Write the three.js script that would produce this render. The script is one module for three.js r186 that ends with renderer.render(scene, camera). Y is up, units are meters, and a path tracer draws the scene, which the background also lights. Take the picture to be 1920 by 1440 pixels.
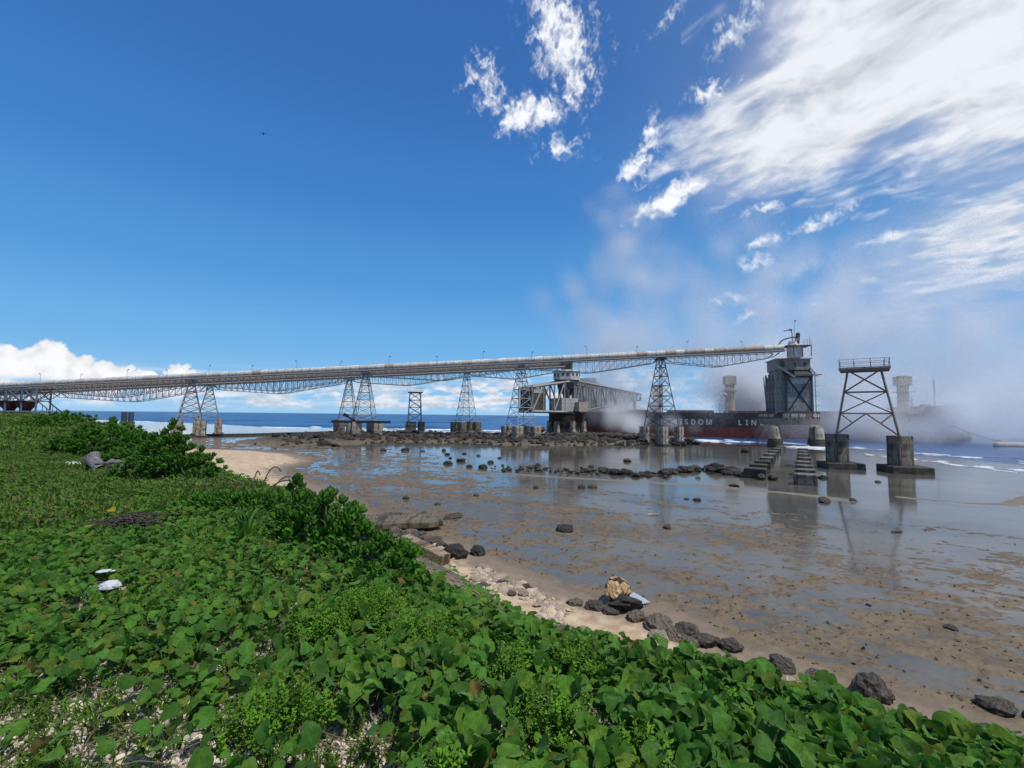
import * as THREE from 'three';
import { mergeGeometries } from 'three/addons/utils/BufferGeometryUtils.js';
import { FontLoader } from 'three/addons/loaders/FontLoader.js';
import { TextGeometry } from 'three/addons/geometries/TextGeometry.js';

const scene = new THREE.Scene();
// ------------------------------------------------------------------ camera
const camera = new THREE.PerspectiveCamera(80.5, 4 / 3, 0.1, 60000);
camera.position.set(0, 7.5, 0);
camera.rotation.set(0.0693, 0, 0.0106);
// ------------------------------------------------------------------ renderer, exposure
const renderer = new THREE.WebGLRenderer({ antialias: true });
renderer.toneMapping = THREE.LinearToneMapping;
renderer.toneMappingExposure = 1.0;
renderer.shadowMap.enabled = true;
// ------------------------------------------------------------------ sun
const R = Math.PI / 180;
const SUN_AZ = 126 * R, SUN_EL = 64 * R;
const sunDir = new THREE.Vector3(Math.sin(SUN_AZ) * Math.cos(SUN_EL), Math.sin(SUN_EL), -Math.cos(SUN_AZ) * Math.cos(SUN_EL));
const sun = new THREE.DirectionalLight(new THREE.Color(1, 0.965, 0.9), 3.6);
sun.name = 'sun';
sun.target.position.set(0, 5, -60);
sun.position.copy(sun.target.position).addScaledVector(sunDir, 400);
sun.castShadow = true;
sun.shadow.mapSize.set(4096, 4096);
Object.assign(sun.shadow.camera, { left: -220, right: 220, top: 220, bottom: -220, near: 10, far: 900 });
scene.add(sun, sun.target);

// ------------------------------------------------------------------ random numbers and noise
function rng(seed) { let s = seed | 0; return () => { s = (s + 0x6d2b79f5) | 0; let t = Math.imul(s ^ (s >>> 15), 1 | s); t = (t + Math.imul(t ^ (t >>> 7), 61 | t)) ^ t; return ((t ^ (t >>> 14)) >>> 0) / 4294967296; }; }
const rnd = rng(7);
const gauss = (r = rnd) => Math.sqrt(-2 * Math.log(1 - r() * 0.999999)) * Math.cos(6.2832 * r());
const clamp = (x, a = 0, b = 1) => Math.min(b, Math.max(a, x));
const lerp = (a, b, t) => a + (b - a) * t;
const sstep = (a, b, x) => { const t = clamp((x - a) / (b - a)); return t * t * (3 - 2 * t); };
const PERM = new Uint8Array(512), GR = new Float32Array(512);
{ const r = rng(11), p = [...Array(256).keys()]; for (let i = 255; i > 0; i--) { const j = Math.floor(r() * (i + 1)); [p[i], p[j]] = [p[j], p[i]]; } for (let i = 0; i < 512; i++) { PERM[i] = p[i & 255]; GR[i] = p[(i * 7) & 255] / 127.5 - 1; } }
function noise2(x, y, w = 0) {   // value noise in -1..1, w: period (a power of two up to 256) for tiling
  const xi = Math.floor(x), yi = Math.floor(y), fx = x - xi, fy = y - yi, m = w ? w - 1 : 255;
  const u = fx * fx * (3 - 2 * fx), v = fy * fy * (3 - 2 * fy), x0 = xi & m, x1 = (xi + 1) & m, y0 = yi & m, y1 = (yi + 1) & m;
  const a = GR[PERM[x0 + PERM[y0]]], b = GR[PERM[x1 + PERM[y0]]], c = GR[PERM[x0 + PERM[y1]]], d = GR[PERM[x1 + PERM[y1]]];
  return lerp(lerp(a, b, u), lerp(c, d, u), v);
}
function fbm(x, y, oct = 4, gain = 0.5) { let s = 0, a = 1, n = 0; for (let i = 0; i < oct; i++) { s += a * noise2(x + i * 17.3, y - i * 9.1); n += a; a *= gain; x *= 2.03; y *= 2.03; } return s / n; }
function fbmTile(x, y, w, oct = 4, gain = 0.5) { let s = 0, a = 1, n = 0; for (let i = 0; i < oct; i++) { s += a * noise2(x, y, w); n += a; a *= gain; x *= 2; y *= 2; w *= 2; } return s / n; }
function noise3(x, y, z) { const zi = Math.floor(z), f = z - zi, t = f * f * (3 - 2 * f); return lerp(noise2(x + zi * 37.7, y + zi * 13.1), noise2(x + (zi + 1) * 37.7, y + (zi + 1) * 13.1), t); }
function fbm3(x, y, z, oct = 4) { let s = 0, a = 1, n = 0; for (let i = 0; i < oct; i++) { s += a * noise3(x + i * 5.7, y + i * 3.3, z); n += a; a *= 0.5; x *= 2.03; y *= 2.03; z *= 2.03; } return s / n; }

// ------------------------------------------------------------------ sky: air and clouds
{
  const W = 4096, H = 2048, data = new Float32Array(W * H * 4);
  // clear air: a deep blue above, paler and slightly cyan low down
  const stops = [[0, [0.34, 0.61, 0.88]], [3, [0.27, 0.55, 0.86]], [8, [0.165, 0.445, 0.81]], [16, [0.09, 0.32, 0.70]], [26, [0.055, 0.217, 0.57]], [38, [0.043, 0.155, 0.45]], [55, [0.038, 0.13, 0.40]], [90, [0.04, 0.135, 0.40]]];
  // cloud places: azimuth, elevation, half width, half height (degrees), slant, strength, raggedness, softness
  const puffs = [
    [6.2, 41.5, 4.2, 4.2, -0.35, 1.0, 1.0, 0.34], [7.5, 37.6, 1.8, 2.4, -0.5, 0.9, 1.2, 0.4], [-4.0, 37.6, 2.0, 1.9, 0, 0.85, 1.3, 0.5], [-2.6, 35.9, 1.5, 1.3, 0, 0.95, 1.2, 0.4], [1.0, 34.6, 3.2, 1.7, 0.1, 1.1, 0.9, 0.3], [4.2, 35.2, 2.2, 1.5, 0.2, 1.1, 0.9, 0.3], [-1.0, 33.8, 1.6, 1.0, 0, 0.8, 1.2, 0.5], [6.4, 31.2, 2.4, 1.0, -0.1, 0.7, 1.4, 0.6],
    [17.4, 31.8, 1.3, 1.6, 0.6, 0.95, 1.0, 0.4], [15.6, 28.8, 1.7, 1.5, 0.3, 1.0, 1.0, 0.35], [19.4, 25.0, 4.4, 1.25, 0.33, 1.3, 0.75, 0.25], [16.4, 23.8, 1.9, 0.8, 0.2, 1.0, 0.8, 0.3], [20.3, 41.6, 2.2, 0.5, 0.4, 0.8, 1.2, 0.5], [24.3, 34.4, 2.0, 0.8, 0, 0.85, 1.2, 0.6], [27.2, 38.9, 2.6, 1.1, 0.3, 0.8, 1.2, 0.7],
    [29.4, 19.0, 1.9, 0.55, 0.1, 0.95, 1.0, 0.5], [29.6, 22.4, 1.5, 0.6, 0.2, 0.9, 1.1, 0.5], [34.9, 20.4, 3.0, 0.6, 0.15, 0.8, 1.2, 0.7], [32.0, 16.2, 5.2, 1.4, 0.05, 0.75, 0.6, 1.2], [28.6, 17.2, 2.2, 0.8, 0.1, 0.8, 0.9, 0.6], [39.0, 13.7, 1.5, 0.45, 0.1, 0.9, 0.9, 0.5], [28.1, 11.4, 1.6, 0.6, 0, 0.8, 1.0, 0.6], [40.0, 17.5, 1.8, 0.6, 0.2, 0.8, 1.1, 0.5], [25.4, 13.0, 2.0, 0.5, 0, 0.6, 1.2, 0.6],
  ];
  const veils = [[38.5, 35, 9, 5.5, 0.15, 1.1], [47.5, 33, 9, 6, 0, 1.15], [33.5, 30.5, 8, 3.6, 0.25, 0.95], [30.5, 27, 6, 2.0, 0.3, 0.9], [42, 29.5, 7, 2.6, 0.35, 0.8], [48.5, 26, 6, 3.4, 0.2, 0.95], [36.5, 26.6, 4.5, 1.4, 0.35, 0.9], [48.5, 17.2, 7, 2.9, 0.25, 1.0], [50, 13, 8, 1.6, 0.1, 0.55], [60, 24, 10, 8, 0.2, 0.9], [45, 46, 12, 6, 0.1, 0.9], [25.5, 30.5, 4, 2.4, 0.2, 0.5]];
  const heaps = [[-50, 3.6, 3.2, 2.3], [-47.6, 3.7, 2.6, 1.9], [-45.4, 3.9, 1.7, 2.5], [-43.8, 3.6, 1.7, 1.8], [-41.6, 3.5, 1.9, 1.2], [-39.4, 3.3, 1.6, 0.7], [-36.2, 3.7, 1.6, 1.2], [-54.5, 3.5, 4, 2.6], [-60, 3.4, 4, 2.2], [-34.6, 3.3, 1.2, 0.7]];
  const acc = [0, 0, 0];
  for (let row = 0; row < H; row++) {
    const el = ((row + 0.5) / H - 0.5) * 180, e = Math.max(el, 0), sy = Math.sin(e * R), cy = Math.cos(e * R);
    let k = 0; while (k < stops.length - 2 && e > stops[k + 1][0]) k++;
    const t = sstep(0, 1, (e - stops[k][0]) / (stops[k + 1][0] - stops[k][0])) * 0.5 + 0.5 * clamp((e - stops[k][0]) / (stops[k + 1][0] - stops[k][0]));
    const base = [0, 1, 2].map((c) => lerp(stops[k][1][c], stops[k + 1][1][c], t));
    for (let col = 0; col < W; col++) {
      const i = (row * W + col) * 4;
      if (el < -0.6) { data[i] = 0.13; data[i + 1] = 0.24; data[i + 2] = 0.36; data[i + 3] = 1; continue; }
      const round = ((col + 0.5) / W - 0.5) * 2 * Math.PI, dx = Math.cos(round) * cy, dz = Math.sin(round) * cy;
      const az = Math.atan2(dx, -dz) / R, cosSun = dx * sunDir.x + sy * sunDir.y + dz * sunDir.z;
      const glow = Math.pow(clamp(cosSun), 6) * 0.10 + Math.pow(clamp(cosSun), 40) * 0.5;
      acc[0] = base[0] + glow * 0.9; acc[1] = base[1] + glow * 0.95; acc[2] = base[2] + glow;
      const hz = 0.2 * sstep(2, 36, az) * (1 - sstep(70, 110, az)) * (1 - sstep(35, 70, e)); acc[0] = lerp(acc[0], 0.3, hz); acc[1] = lerp(acc[1], 0.43, hz); acc[2] = lerp(acc[2], 0.63, hz);
      const put = (r, g, b, a) => { acc[0] = lerp(acc[0], r, a); acc[1] = lerp(acc[1], g, a); acc[2] = lerp(acc[2], b, a); };
      // noise in the plane of a cloud layer, so that patterns shrink towards the horizon
      const inv = 1 / (sy + 0.06), qx = dx * inv, qz = dz * inv;
      if (e > 7) {
        // high thin veils: cotton drawn out along one direction
        let v = 0;
        if (az > 6 && az < 80 && e < 62) for (const [a, b, w, h, s, g] of veils) { const u = az - a, y = e - b - u * s, d = (u * u) / (w * w) + (y * y) / (h * h); if (d < 6) v += g * Math.exp(-d * 0.95); }
        const far = sstep(56, 80, Math.abs(az)) + sstep(47, 60, e) * (1 - sstep(56, 80, Math.abs(az)));
        if (far > 0) v = Math.max(v, far * sstep(-0.05, 0.45, fbm(qx * 0.9 + 3, qz * 0.9, 3)) * 0.8);
        if (v > 0.02) {
          const c = 0.62, s = 0.78, w1 = fbm(qx * 4 + 1, qz * 4, 3), w2 = fbm(qx * 4, qz * 4 + 7, 3), ax = qx * c + qz * s + w1 * 0.07, bx = -qx * s + qz * c + w2 * 0.07;
          const str = fbm(ax * 5.5, bx * 9.5, 7, 0.56), cot = fbm(ax * 16 + w2, bx * 22 + w1, 5, 0.55), soft = fbm(qx * 2.0 + 9, qz * 2.0, 3);
          const n = v * 1.0 + str * 1.25 + soft * 0.7 - 0.3, body = sstep(0.0, 1.35, n + cot * 0.38), thin = sstep(-0.25, 0.9, v * 1.3 + soft * 0.5 - 0.1) * 0.28 * sstep(0.02, 0.4, v);
          const w = 0.66 + 0.3 * clamp(0.5 + str * 0.7 + cot * 0.5 + (n - 0.5) * 0.2);
          put(w * 0.96, w * 0.985, w * 1.03, clamp(1 - (1 - body * 0.88) * (1 - thin)));
        }
        let best = 0, lit = 0;
        if (az > -16 && az < 52 && e < 54) {
          let near = false; for (const p of puffs) if (Math.abs(az - p[0]) < p[2] * 2.6 && Math.abs(e - p[1] - (az - p[0]) * p[4]) < p[3] * 2.8) { near = true; break; }
          if (near) {
            const a1 = fbm(az * 0.5 + 40, e * 0.55, 3), a2 = fbm(az * 0.5, e * 0.55 + 70, 3), b1 = fbm(az * 1.5 + a1 * 2, e * 1.6 + 9, 4, 0.55), b2 = fbm(az * 1.5 + 21, e * 1.6 + a2 * 2, 4, 0.55);
            const curl = fbm(az * 1.3 + b1 * 1.1, e * 1.5 + b2 * 1.1, 6, 0.55), fil = 1 - Math.abs(fbm(az * 2.6 + b2 * 1.6 + 4, e * 2.9 + b1 * 1.6, 5, 0.55)) * 2.2;
            for (const [a, b, w, h, s, g, rag, softn] of puffs) {
              const u = az - a + a1 * 1.0 + b1 * 0.35, y = e - b - (az - a) * s + a2 * 0.8 + b2 * 0.35;
              if (Math.abs(u) > w * 2.6 || Math.abs(y) > h * 2.8) continue;
              const d = Math.sqrt((u * u) / (w * w) + (y * y) / (h * h)), n = g * (1.02 - d * 0.85) + curl * 0.9 * rag + fil * 0.16 * rag;
              const al = Math.pow(sstep(-0.08, softn * 1.6 + 0.6, n), 1.2);
              if (al > best) { best = al; lit = clamp(n * 0.6 + 0.35 + curl * 0.45 + fil * 0.15); }
            }
          }
        }
        if (best > 0) { const w = 0.72 + 0.3 * lit; put(w * 0.985, w, w * 1.03, best * 0.96); }
      }
      if (e < 9.5) {
        // far heaped clouds low over the sea, whole horizon round
        const band = sstep(0.15, 1.2, e) * (1 - sstep(3.2, 5.2, e + fbm(az * 0.07, 4, 3) * 2.4)), rightFade = 1 - 0.6 * sstep(5, 25, az) * (1 - sstep(60, 80, az));
        const n = fbm(az * 0.45, e * 1.5 + 2, 6, 0.56) * 1.1 + 0.18, st = fbm(az * 0.1 + 8, e * 2.6, 4, 0.5);
        let a = sstep(-0.05, 0.4, n) * band * 0.8 * rightFade;
        const sh = clamp(0.5 + fbm(az * 0.9 + 2, e * 2.6 - 1.0, 4, 0.55) * 1.3), w = 0.6 + 0.36 * sh;
        put(w, w * 1.01, w * 1.06, a);
        put(0.78, 0.82, 0.9, sstep(0.0, 0.5, st) * sstep(0.4, 1.5, e) * (1 - sstep(3.4, 5.5, e)) * 0.55 * rightFade);
        // the large heap at the left, flat below, cauliflower above
        if (az < -30 && az > -66) {
          let m = -1;
          const wu = fbm(az * 0.9 + 11, e * 0.9, 3) * 0.5, wy = fbm(az * 0.9, e * 0.9 + 31, 3) * 0.45;
          for (const [a0, b0, w0, h0] of heaps) { const u = az + wu - a0, y = e + wy - b0, d = Math.sqrt((u * u) / (w0 * w0) + (y * y) / (h0 * h0)); m = Math.max(m, 1 - d); }
          const bump = fbm(az * 1.6 + 1, e * 1.9, 5, 0.55), f = m + bump * 0.3, flat = sstep(2.3, 3.1, e + fbm(az * 0.5, 3, 2) * 0.5);
          const al = sstep(0.0, 0.16, f) * flat;
          if (al > 0) { const w2 = 0.80 + 0.18 * clamp(f * 0.8 + bump * 0.9 + 0.3); put(w2 * 0.985, w2, w2 * 1.03, al); }
          put(0.86, 0.88, 0.93, sstep(-0.1, 0.4, fbm(az * 0.16, e * 3 + 5, 4)) * sstep(1.2, 1.8, e) * (1 - sstep(2.6, 3.3, e)) * 0.75);
        }
      }
      data[i] = acc[0]; data[i + 1] = acc[1]; data[i + 2] = acc[2]; data[i + 3] = 1;
    }
  }
  const tex = new THREE.DataTexture(data, W, H, THREE.RGBAFormat, THREE.FloatType);
  tex.mapping = THREE.EquirectangularReflectionMapping;
  tex.magFilter = THREE.LinearFilter;
  tex.needsUpdate = true;
  scene.background = tex;
  scene.environment = tex;
}

// ------------------------------------------------------------------ helpers
const taken = new Map();
function numbered(name) { const n = taken.get(name) ?? 0; taken.set(name, n + 1); return n ? name + '_' + String(n).padStart(3, '0') : name; }
function shade(o) { o.castShadow = o.receiveShadow = true; return o; }
function tag(o, label, category, group) { o.userData.label = label; o.userData.category = category; if (group) o.userData.group = group; return o; }
function thing(name, label, category, [x, y, z] = [0, 0, 0], turn = 0, group) { const g = new THREE.Group(); g.name = numbered(name); g.position.set(x, y, z); g.rotation.y = turn; scene.add(g); return tag(g, label, category, group); }
function part(name, geometry, material, parent, [x, y, z] = [0, 0, 0], [rx, ry, rz] = [0, 0, 0]) { const m = shade(new THREE.Mesh(geometry, material)); m.name = name; m.position.set(x, y, z); m.rotation.set(rx, ry, rz); parent.add(m); return m; }
function solo(name, geometry, material, label, category, [x, y, z] = [0, 0, 0], turn = 0, group) { const m = shade(new THREE.Mesh(geometry, material)); m.name = numbered(name); m.position.set(x, y, z); m.rotation.y = turn; scene.add(m); return tag(m, label, category, group); }
function structure(name, geometry, material) { const m = shade(new THREE.Mesh(geometry, material)); m.name = name; m.userData.kind = 'structure'; scene.add(m); return m; }
const V = (x, y, z) => new THREE.Vector3(x, y, z);
const unit = new THREE.BoxGeometry(1, 1, 1);
const YUP = V(0, 1, 0);
function bar(name, parent, a, b, w, material, d = w) {   // a straight member from a to b, its own mesh
  const m = shade(new THREE.Mesh(unit, material)), dir = b.clone().sub(a), len = dir.length();
  m.name = name; m.position.copy(a).addScaledVector(dir, 0.5); m.scale.set(w, len, d);
  m.quaternion.setFromUnitVectors(YUP, dir.normalize());
  parent.add(m); return m;
}
const tubeUnit = new THREE.CylinderGeometry(1, 1, 1, 10);
function rod(name, parent, a, b, r, material) { const m = bar(name, parent, a, b, 1, material); m.geometry = tubeUnit; m.scale.set(r, m.scale.y, r); return m; }
function boxM(w, h, d, s = 0.25) {   // a box with uv in metres * s
  const g = new THREE.BoxGeometry(w, h, d), uv = g.attributes.uv, n = g.attributes.normal;
  for (let i = 0; i < uv.count; i++) { const nx = Math.abs(n.getX(i)), ny = Math.abs(n.getY(i)); uv.setXY(i, uv.getX(i) * (nx > 0.5 ? d : w) * s, uv.getY(i) * (ny > 0.5 ? d : h) * s); }
  return g;
}
function chamfered(w, h, d, c = 0.05, s = 0.25) {   // extruded box with bevelled edges, standing on y = 0
  const sh = new THREE.Shape(); sh.moveTo(-w / 2 + c, -d / 2 + c); sh.lineTo(w / 2 - c, -d / 2 + c); sh.lineTo(w / 2 - c, d / 2 - c); sh.lineTo(-w / 2 + c, d / 2 - c); sh.closePath();
  const g = new THREE.ExtrudeGeometry(sh, { depth: h - 2 * c, bevelEnabled: true, bevelThickness: c, bevelSize: c, bevelSegments: 1 });
  g.rotateX(-Math.PI / 2); g.translate(0, c, 0);
  const p = g.attributes.position, n = g.attributes.normal, uv = g.attributes.uv;
  for (let i = 0; i < uv.count; i++) { const ax = Math.abs(n.getX(i)), ay = Math.abs(n.getY(i)), az = Math.abs(n.getZ(i)); if (ay > ax && ay > az) uv.setXY(i, p.getX(i) * s, p.getZ(i) * s); else if (ax > az) uv.setXY(i, p.getZ(i) * s, p.getY(i) * s); else uv.setXY(i, p.getX(i) * s, p.getY(i) * s); }
  return g;
}
function roughen(g, amount, scale, seed = 0) {   // uneven surface on an indexed or plain geometry
  const p = g.attributes.position;
  for (let i = 0; i < p.count; i++) { const x = p.getX(i), y = p.getY(i), z = p.getZ(i); p.setXYZ(i, x + amount * fbm3(x * scale + seed, y * scale, z * scale), y + amount * fbm3(x * scale, y * scale + seed + 9, z * scale), z + amount * fbm3(x * scale, y * scale, z * scale + seed + 21)); }
  g.computeVertexNormals(); return g;
}
function tex(w, h, f, color = true, repeat) {
  const d = new Uint8Array(w * h * 4);
  for (let y = 0; y < h; y++) for (let x = 0; x < w; x++) { const c = f(x / w, y / h), i = (y * w + x) * 4; d[i] = clamp(c[0]) * 255; d[i + 1] = clamp(c[1]) * 255; d[i + 2] = clamp(c[2]) * 255; d[i + 3] = 255; }
  const t = new THREE.DataTexture(d, w, h, THREE.RGBAFormat); t.wrapS = t.wrapT = THREE.RepeatWrapping; t.magFilter = THREE.LinearFilter; t.minFilter = THREE.LinearMipmapLinearFilter; t.generateMipmaps = true;
  if (color) t.colorSpace = THREE.SRGBColorSpace;
  if (repeat) t.repeat.set(...repeat);
  t.needsUpdate = true; return t;
}
const mixc = (a, b, t) => [lerp(a[0], b[0], t), lerp(a[1], b[1], t), lerp(a[2], b[2], t)];
const g1 = (v) => [v, v, v];

// ------------------------------------------------------------------ materials
const bumpFine = tex(512, 512, (u, v) => g1(0.5 + 0.5 * fbmTile(u * 16, v * 16, 16, 5, 0.62)), false);
const bumpRock = tex(512, 512, (u, v) => { const a = fbmTile(u * 8, v * 8, 8, 6, 0.6); return g1(0.5 + 0.5 * (a - 0.5 * Math.abs(fbmTile(u * 16, v * 16, 16, 4)))); }, false);
const concreteTex = tex(512, 512, (u, v) => {
  const n = fbmTile(u * 8, v * 8, 8, 5), streak = fbmTile(u * 32, v * 2, 32, 4, 0.55), fine = fbmTile(u * 128, v * 128, 128, 2), blot = fbmTile(u * 4, v * 4, 4, 4);
  let c = mixc([0.70, 0.66, 0.59], [0.55, 0.51, 0.46], clamp(0.5 + n)); c = mixc(c, [0.27, 0.245, 0.22], sstep(0.05, 0.5, streak + blot * 0.5) * 0.8); c = mixc(c, [0.40, 0.29, 0.20], sstep(0.25, 0.6, blot) * 0.45);
  return c.map((x) => x * (1 + fine * 0.12));
});
const oldConcreteTex = tex(512, 512, (u, v) => {
  const n = fbmTile(u * 8, v * 8, 8, 5), streak = fbmTile(u * 32, v * 2, 32, 4, 0.55), fine = fbmTile(u * 128, v * 128, 128, 2), blot = fbmTile(u * 4 + 1, v * 4, 4, 5);
  let c = mixc([0.52, 0.49, 0.44], [0.38, 0.355, 0.315], clamp(0.5 + n)); c = mixc(c, [0.2, 0.185, 0.165], sstep(-0.05, 0.45, streak + blot * 0.6) * 0.8); c = mixc(c, [0.55, 0.52, 0.46], sstep(0.25, 0.5, n - blot * 0.4) * 0.5);
  return c.map((x) => x * (1 + fine * 0.15));
});
const wetConcreteTex = tex(256, 256, (u, v) => { const n = fbmTile(u * 8, v * 8, 8, 5), f = fbmTile(u * 64, v * 64, 64, 2); return mixc([0.30, 0.275, 0.235], [0.17, 0.16, 0.14], clamp(0.5 + n * 1.4)).map((x) => x * (1 + f * 0.25)); });
const galvTex = tex(512, 256, (u, v) => {
  const n = fbmTile(u * 8, v * 8, 8, 5), rust = fbmTile(u * 16 + 3, v * 8, 16, 5, 0.6), st = fbmTile(u * 64, v * 4, 64, 3), f = fbmTile(u * 128, v * 128, 128, 2);
  let c = mixc([0.91, 0.90, 0.875], [0.78, 0.765, 0.73], clamp(0.5 + n)); c = mixc(c, [0.52, 0.49, 0.45], sstep(0.1, 0.5, st) * 0.6); c = mixc(c, [0.42, 0.29, 0.20], sstep(0.28, 0.55, rust) * 0.7);
  return c.map((x) => x * (1 + f * 0.07));
});
const rustTex = tex(256, 256, (u, v) => { const n = fbmTile(u * 8, v * 8, 8, 5, 0.6), f = fbmTile(u * 64, v * 64, 64, 2), s = fbmTile(u * 32, v * 2, 32, 3); return mixc(mixc([0.44, 0.33, 0.26], [0.27, 0.18, 0.135], clamp(0.5 + n * 1.3)), [0.52, 0.47, 0.42], sstep(0.1, 0.5, s + n * 0.5) * 0.6).map((x) => x * (1 + f * 0.2)); });
const std = (o) => new THREE.MeshStandardMaterial(o);
const lin = (r, g, b) => new THREE.Color().setRGB(r, g, b);
const M = {
  concrete: std({ map: concreteTex, bumpMap: bumpFine, bumpScale: 0.02, roughness: 0.93 }),
  oldConcrete: std({ map: oldConcreteTex, bumpMap: bumpFine, bumpScale: 0.03, roughness: 0.92 }),
  wetConcrete: std({ map: wetConcreteTex, bumpMap: bumpRock, bumpScale: 0.05, roughness: 0.8 }),
  galv: std({ map: galvTex, roughness: 0.7, bumpMap: bumpFine, bumpScale: 0.006 }),
  rusty: std({ map: rustTex, roughness: 0.88, bumpMap: bumpFine, bumpScale: 0.01 }),
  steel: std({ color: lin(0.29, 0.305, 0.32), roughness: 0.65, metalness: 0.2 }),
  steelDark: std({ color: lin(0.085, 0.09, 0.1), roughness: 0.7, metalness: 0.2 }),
  steelPale: std({ color: lin(0.4, 0.4, 0.395), roughness: 0.7, metalness: 0.1 }),
  brownSteel: std({ color: lin(0.16, 0.1, 0.075), roughness: 0.85 }),
  rail: std({ color: lin(0.46, 0.44, 0.42), roughness: 0.6 }),
  darkBand: std({ color: lin(0.24, 0.23, 0.22), roughness: 0.8 }),
  darkPanel: std({ map: oldConcreteTex, color: lin(0.5, 0.52, 0.56), roughness: 0.85 }),
  greyPanel: std({ map: galvTex, color: lin(0.62, 0.63, 0.64), roughness: 0.8 }),
  window: std({ color: lin(0.02, 0.022, 0.026), roughness: 0.15 }),
  black: std({ color: lin(0.016, 0.016, 0.018), roughness: 0.7 }),
};

// ------------------------------------------------------------------ the lie of the land (metres; x right, z towards the viewer, y = 0 at the water on the reef)
const terraceEdge = [[60, 12], [20, 4], [8, -0.3], [4, -1.42], [2.38, -2.08], [1.68, -2.34], [1.2, -2.76], [0.33, -3.14], [-0.37, -3.5], [-0.82, -4.0], [-1.22, -4.58], [-1.7, -5.55], [-2.95, -7.05], [-4.3, -9.1], [-6.1, -10.3], [-8.2, -12.6], [-14, -18.5], [-22, -27], [-40, -43], [-70, -66], [-150, -120], [-400, -280]];
const shoreLine = [[60, -3], [30, -6], [17, -9], [11.9, -11], [10.8, -11.9], [9.4, -12.9], [6.84, -16.1], [5.6, -17.9], [2.1, -19.9], [0.1, -22.5], [-1.56, -24.1], [-4, -27.5], [-9.3, -31.2], [-15, -40.7], [-26, -54], [-31, -61], [-31.5, -72], [-40, -84], [-50.6, -90.6], [-64, -93], [-112, -130], [-200, -190], [-500, -400]];
const ledgeLine = [[-41, -77], [-29.4, -74.5], [-16, -69.3], [-4.1, -60.6], [6, -56.2], [15, -53.3], [24.5, -48.9], [28.7, -45.5], [31, -42.6]];
const ledge2 = [[38, -44.5], [41, -41.8], [44.5, -41.2], [50, -44.5], [58, -49]];
const bermLine = [[-54, -126], [-45, -139], [-28, -142], [-10, -139], [6, -134], [18, -138], [30, -143], [42, -146]];
function polyDist(pts, x, z) { let best = 1e9; for (let i = 0; i < pts.length - 1; i++) { const [ax, az] = pts[i], [bx, bz] = pts[i + 1], vx = bx - ax, vz = bz - az, t = clamp(((x - ax) * vx + (z - az) * vz) / (vx * vx + vz * vz)), dx = x - ax - t * vx, dz = z - az - t * vz, d = dx * dx + dz * dz; if (d < best) best = d; } return Math.sqrt(best); }
function inside(pts, x, z) { let c = false; for (let i = 0, j = pts.length - 1; i < pts.length; j = i++) { const [xi, zi] = pts[i], [xj, zj] = pts[j]; if (zi > z !== zj > z && x < ((xj - xi) * (z - zi)) / (zj - zi) + xi) c = !c; } return c; }
const terracePoly = [...terraceEdge, [-900, -280], [-900, 900], [900, 900], [900, 12]], landPoly = [...shoreLine, [-900, -400], [-900, 900], [900, 900], [900, -3]];
function lie(x, z) {   // height and what the surface is made of
  const ter = inside(terracePoly, x, z), dT = polyDist(terraceEdge, x, z);
  if (ter) return { h: 5.9 + 0.05 * fbm(x * 0.5, z * 0.5, 3) + 0.012 * fbm(x * 9, z * 9, 3) - 0.12 * (1 - sstep(0, 0.6, dT)), ter: true, dT, s: 99 };
  const land = inside(landPoly, x, z), dS = polyDist(shoreLine, x, z), s = land ? dS : -dS;
  if (land) {
    const t = dS / (dS + dT), n = fbm(x * 0.25, z * 0.25, 3), beach = 0.75 * sstep(0, 9, dS) + 0.03, bank = sstep(0.42, 1, t);
    return { h: lerp(beach + 0.05 * n * sstep(0, 3, dS) + 0.01 * fbm(x * 3, z * 3, 2), 5.8, bank * bank * 0.3 + bank * 0.7) , ter: false, dT, s, t };
  }
  const d = dS;
  const base = lerp(0.04, 0.006, sstep(0, 2.2, d)) - 0.002 * sstep(2, 9, d) - 0.032 * sstep(10, 30, d) - 0.07 * sstep(22, 42, d) - 0.25 * sstep(45, 120, d) - 0.9 * sstep(130, 300, d);
  const ax = x * 0.88 + z * 0.47, az = -x * 0.47 + z * 0.88;   // patches are drawn out along the shore
  const big = fbm(ax * 0.16, az * 0.34, 3), mid = fbm(ax * 0.9 + 7, az * 1.7, 5, 0.62), fine = fbm(x * 3.4, z * 3.4, 4, 0.62), lump = d < 34 ? fbm(x * 6.5 + 3, z * 8.5, 3, 0.6) : 0;
  let h = base + 0.03 * big + 0.05 * mid + 0.034 * fine * sstep(0, 2, d) * (0.4 + 0.6 * sstep(-0.2, 0.25, mid + big * 0.7)) + 0.02 * lump * sstep(0.3, 2, d) * sstep(-0.03, 0.02, base + 0.03 * big + 0.05 * mid);
  let ledge = 0, berm = 0;
  if (d > 8) {
    const w = fbm(x * 0.12, z * 0.12, 3) * 1.2, e1 = polyDist(ledgeLine, x, z) + w * 0.5, e2 = polyDist(ledge2, x, z) + w * 0.5;
    ledge = Math.max(1 - sstep(0.7, 1.1, e1), 1 - sstep(0.5, 0.8, e2));
    h = lerp(h, 0.018 + 0.02 * fine + 0.03 * mid, ledge);
    if (z < -92) { const b = polyDist(bermLine, x, z); berm = 1 - sstep(10, 20, b + fbm(x * 0.2, z * 0.2, 3) * 3); h = lerp(h, 1.15 + 0.45 * fbm(x * 0.3, z * 0.3, 3), berm); }
  }
  return { h, ter: false, dT, s, big, mid, fine: fine + lump * 0.5, ledge, berm };
}
const heightAt = (x, z) => lie(x, z).h;
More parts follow.
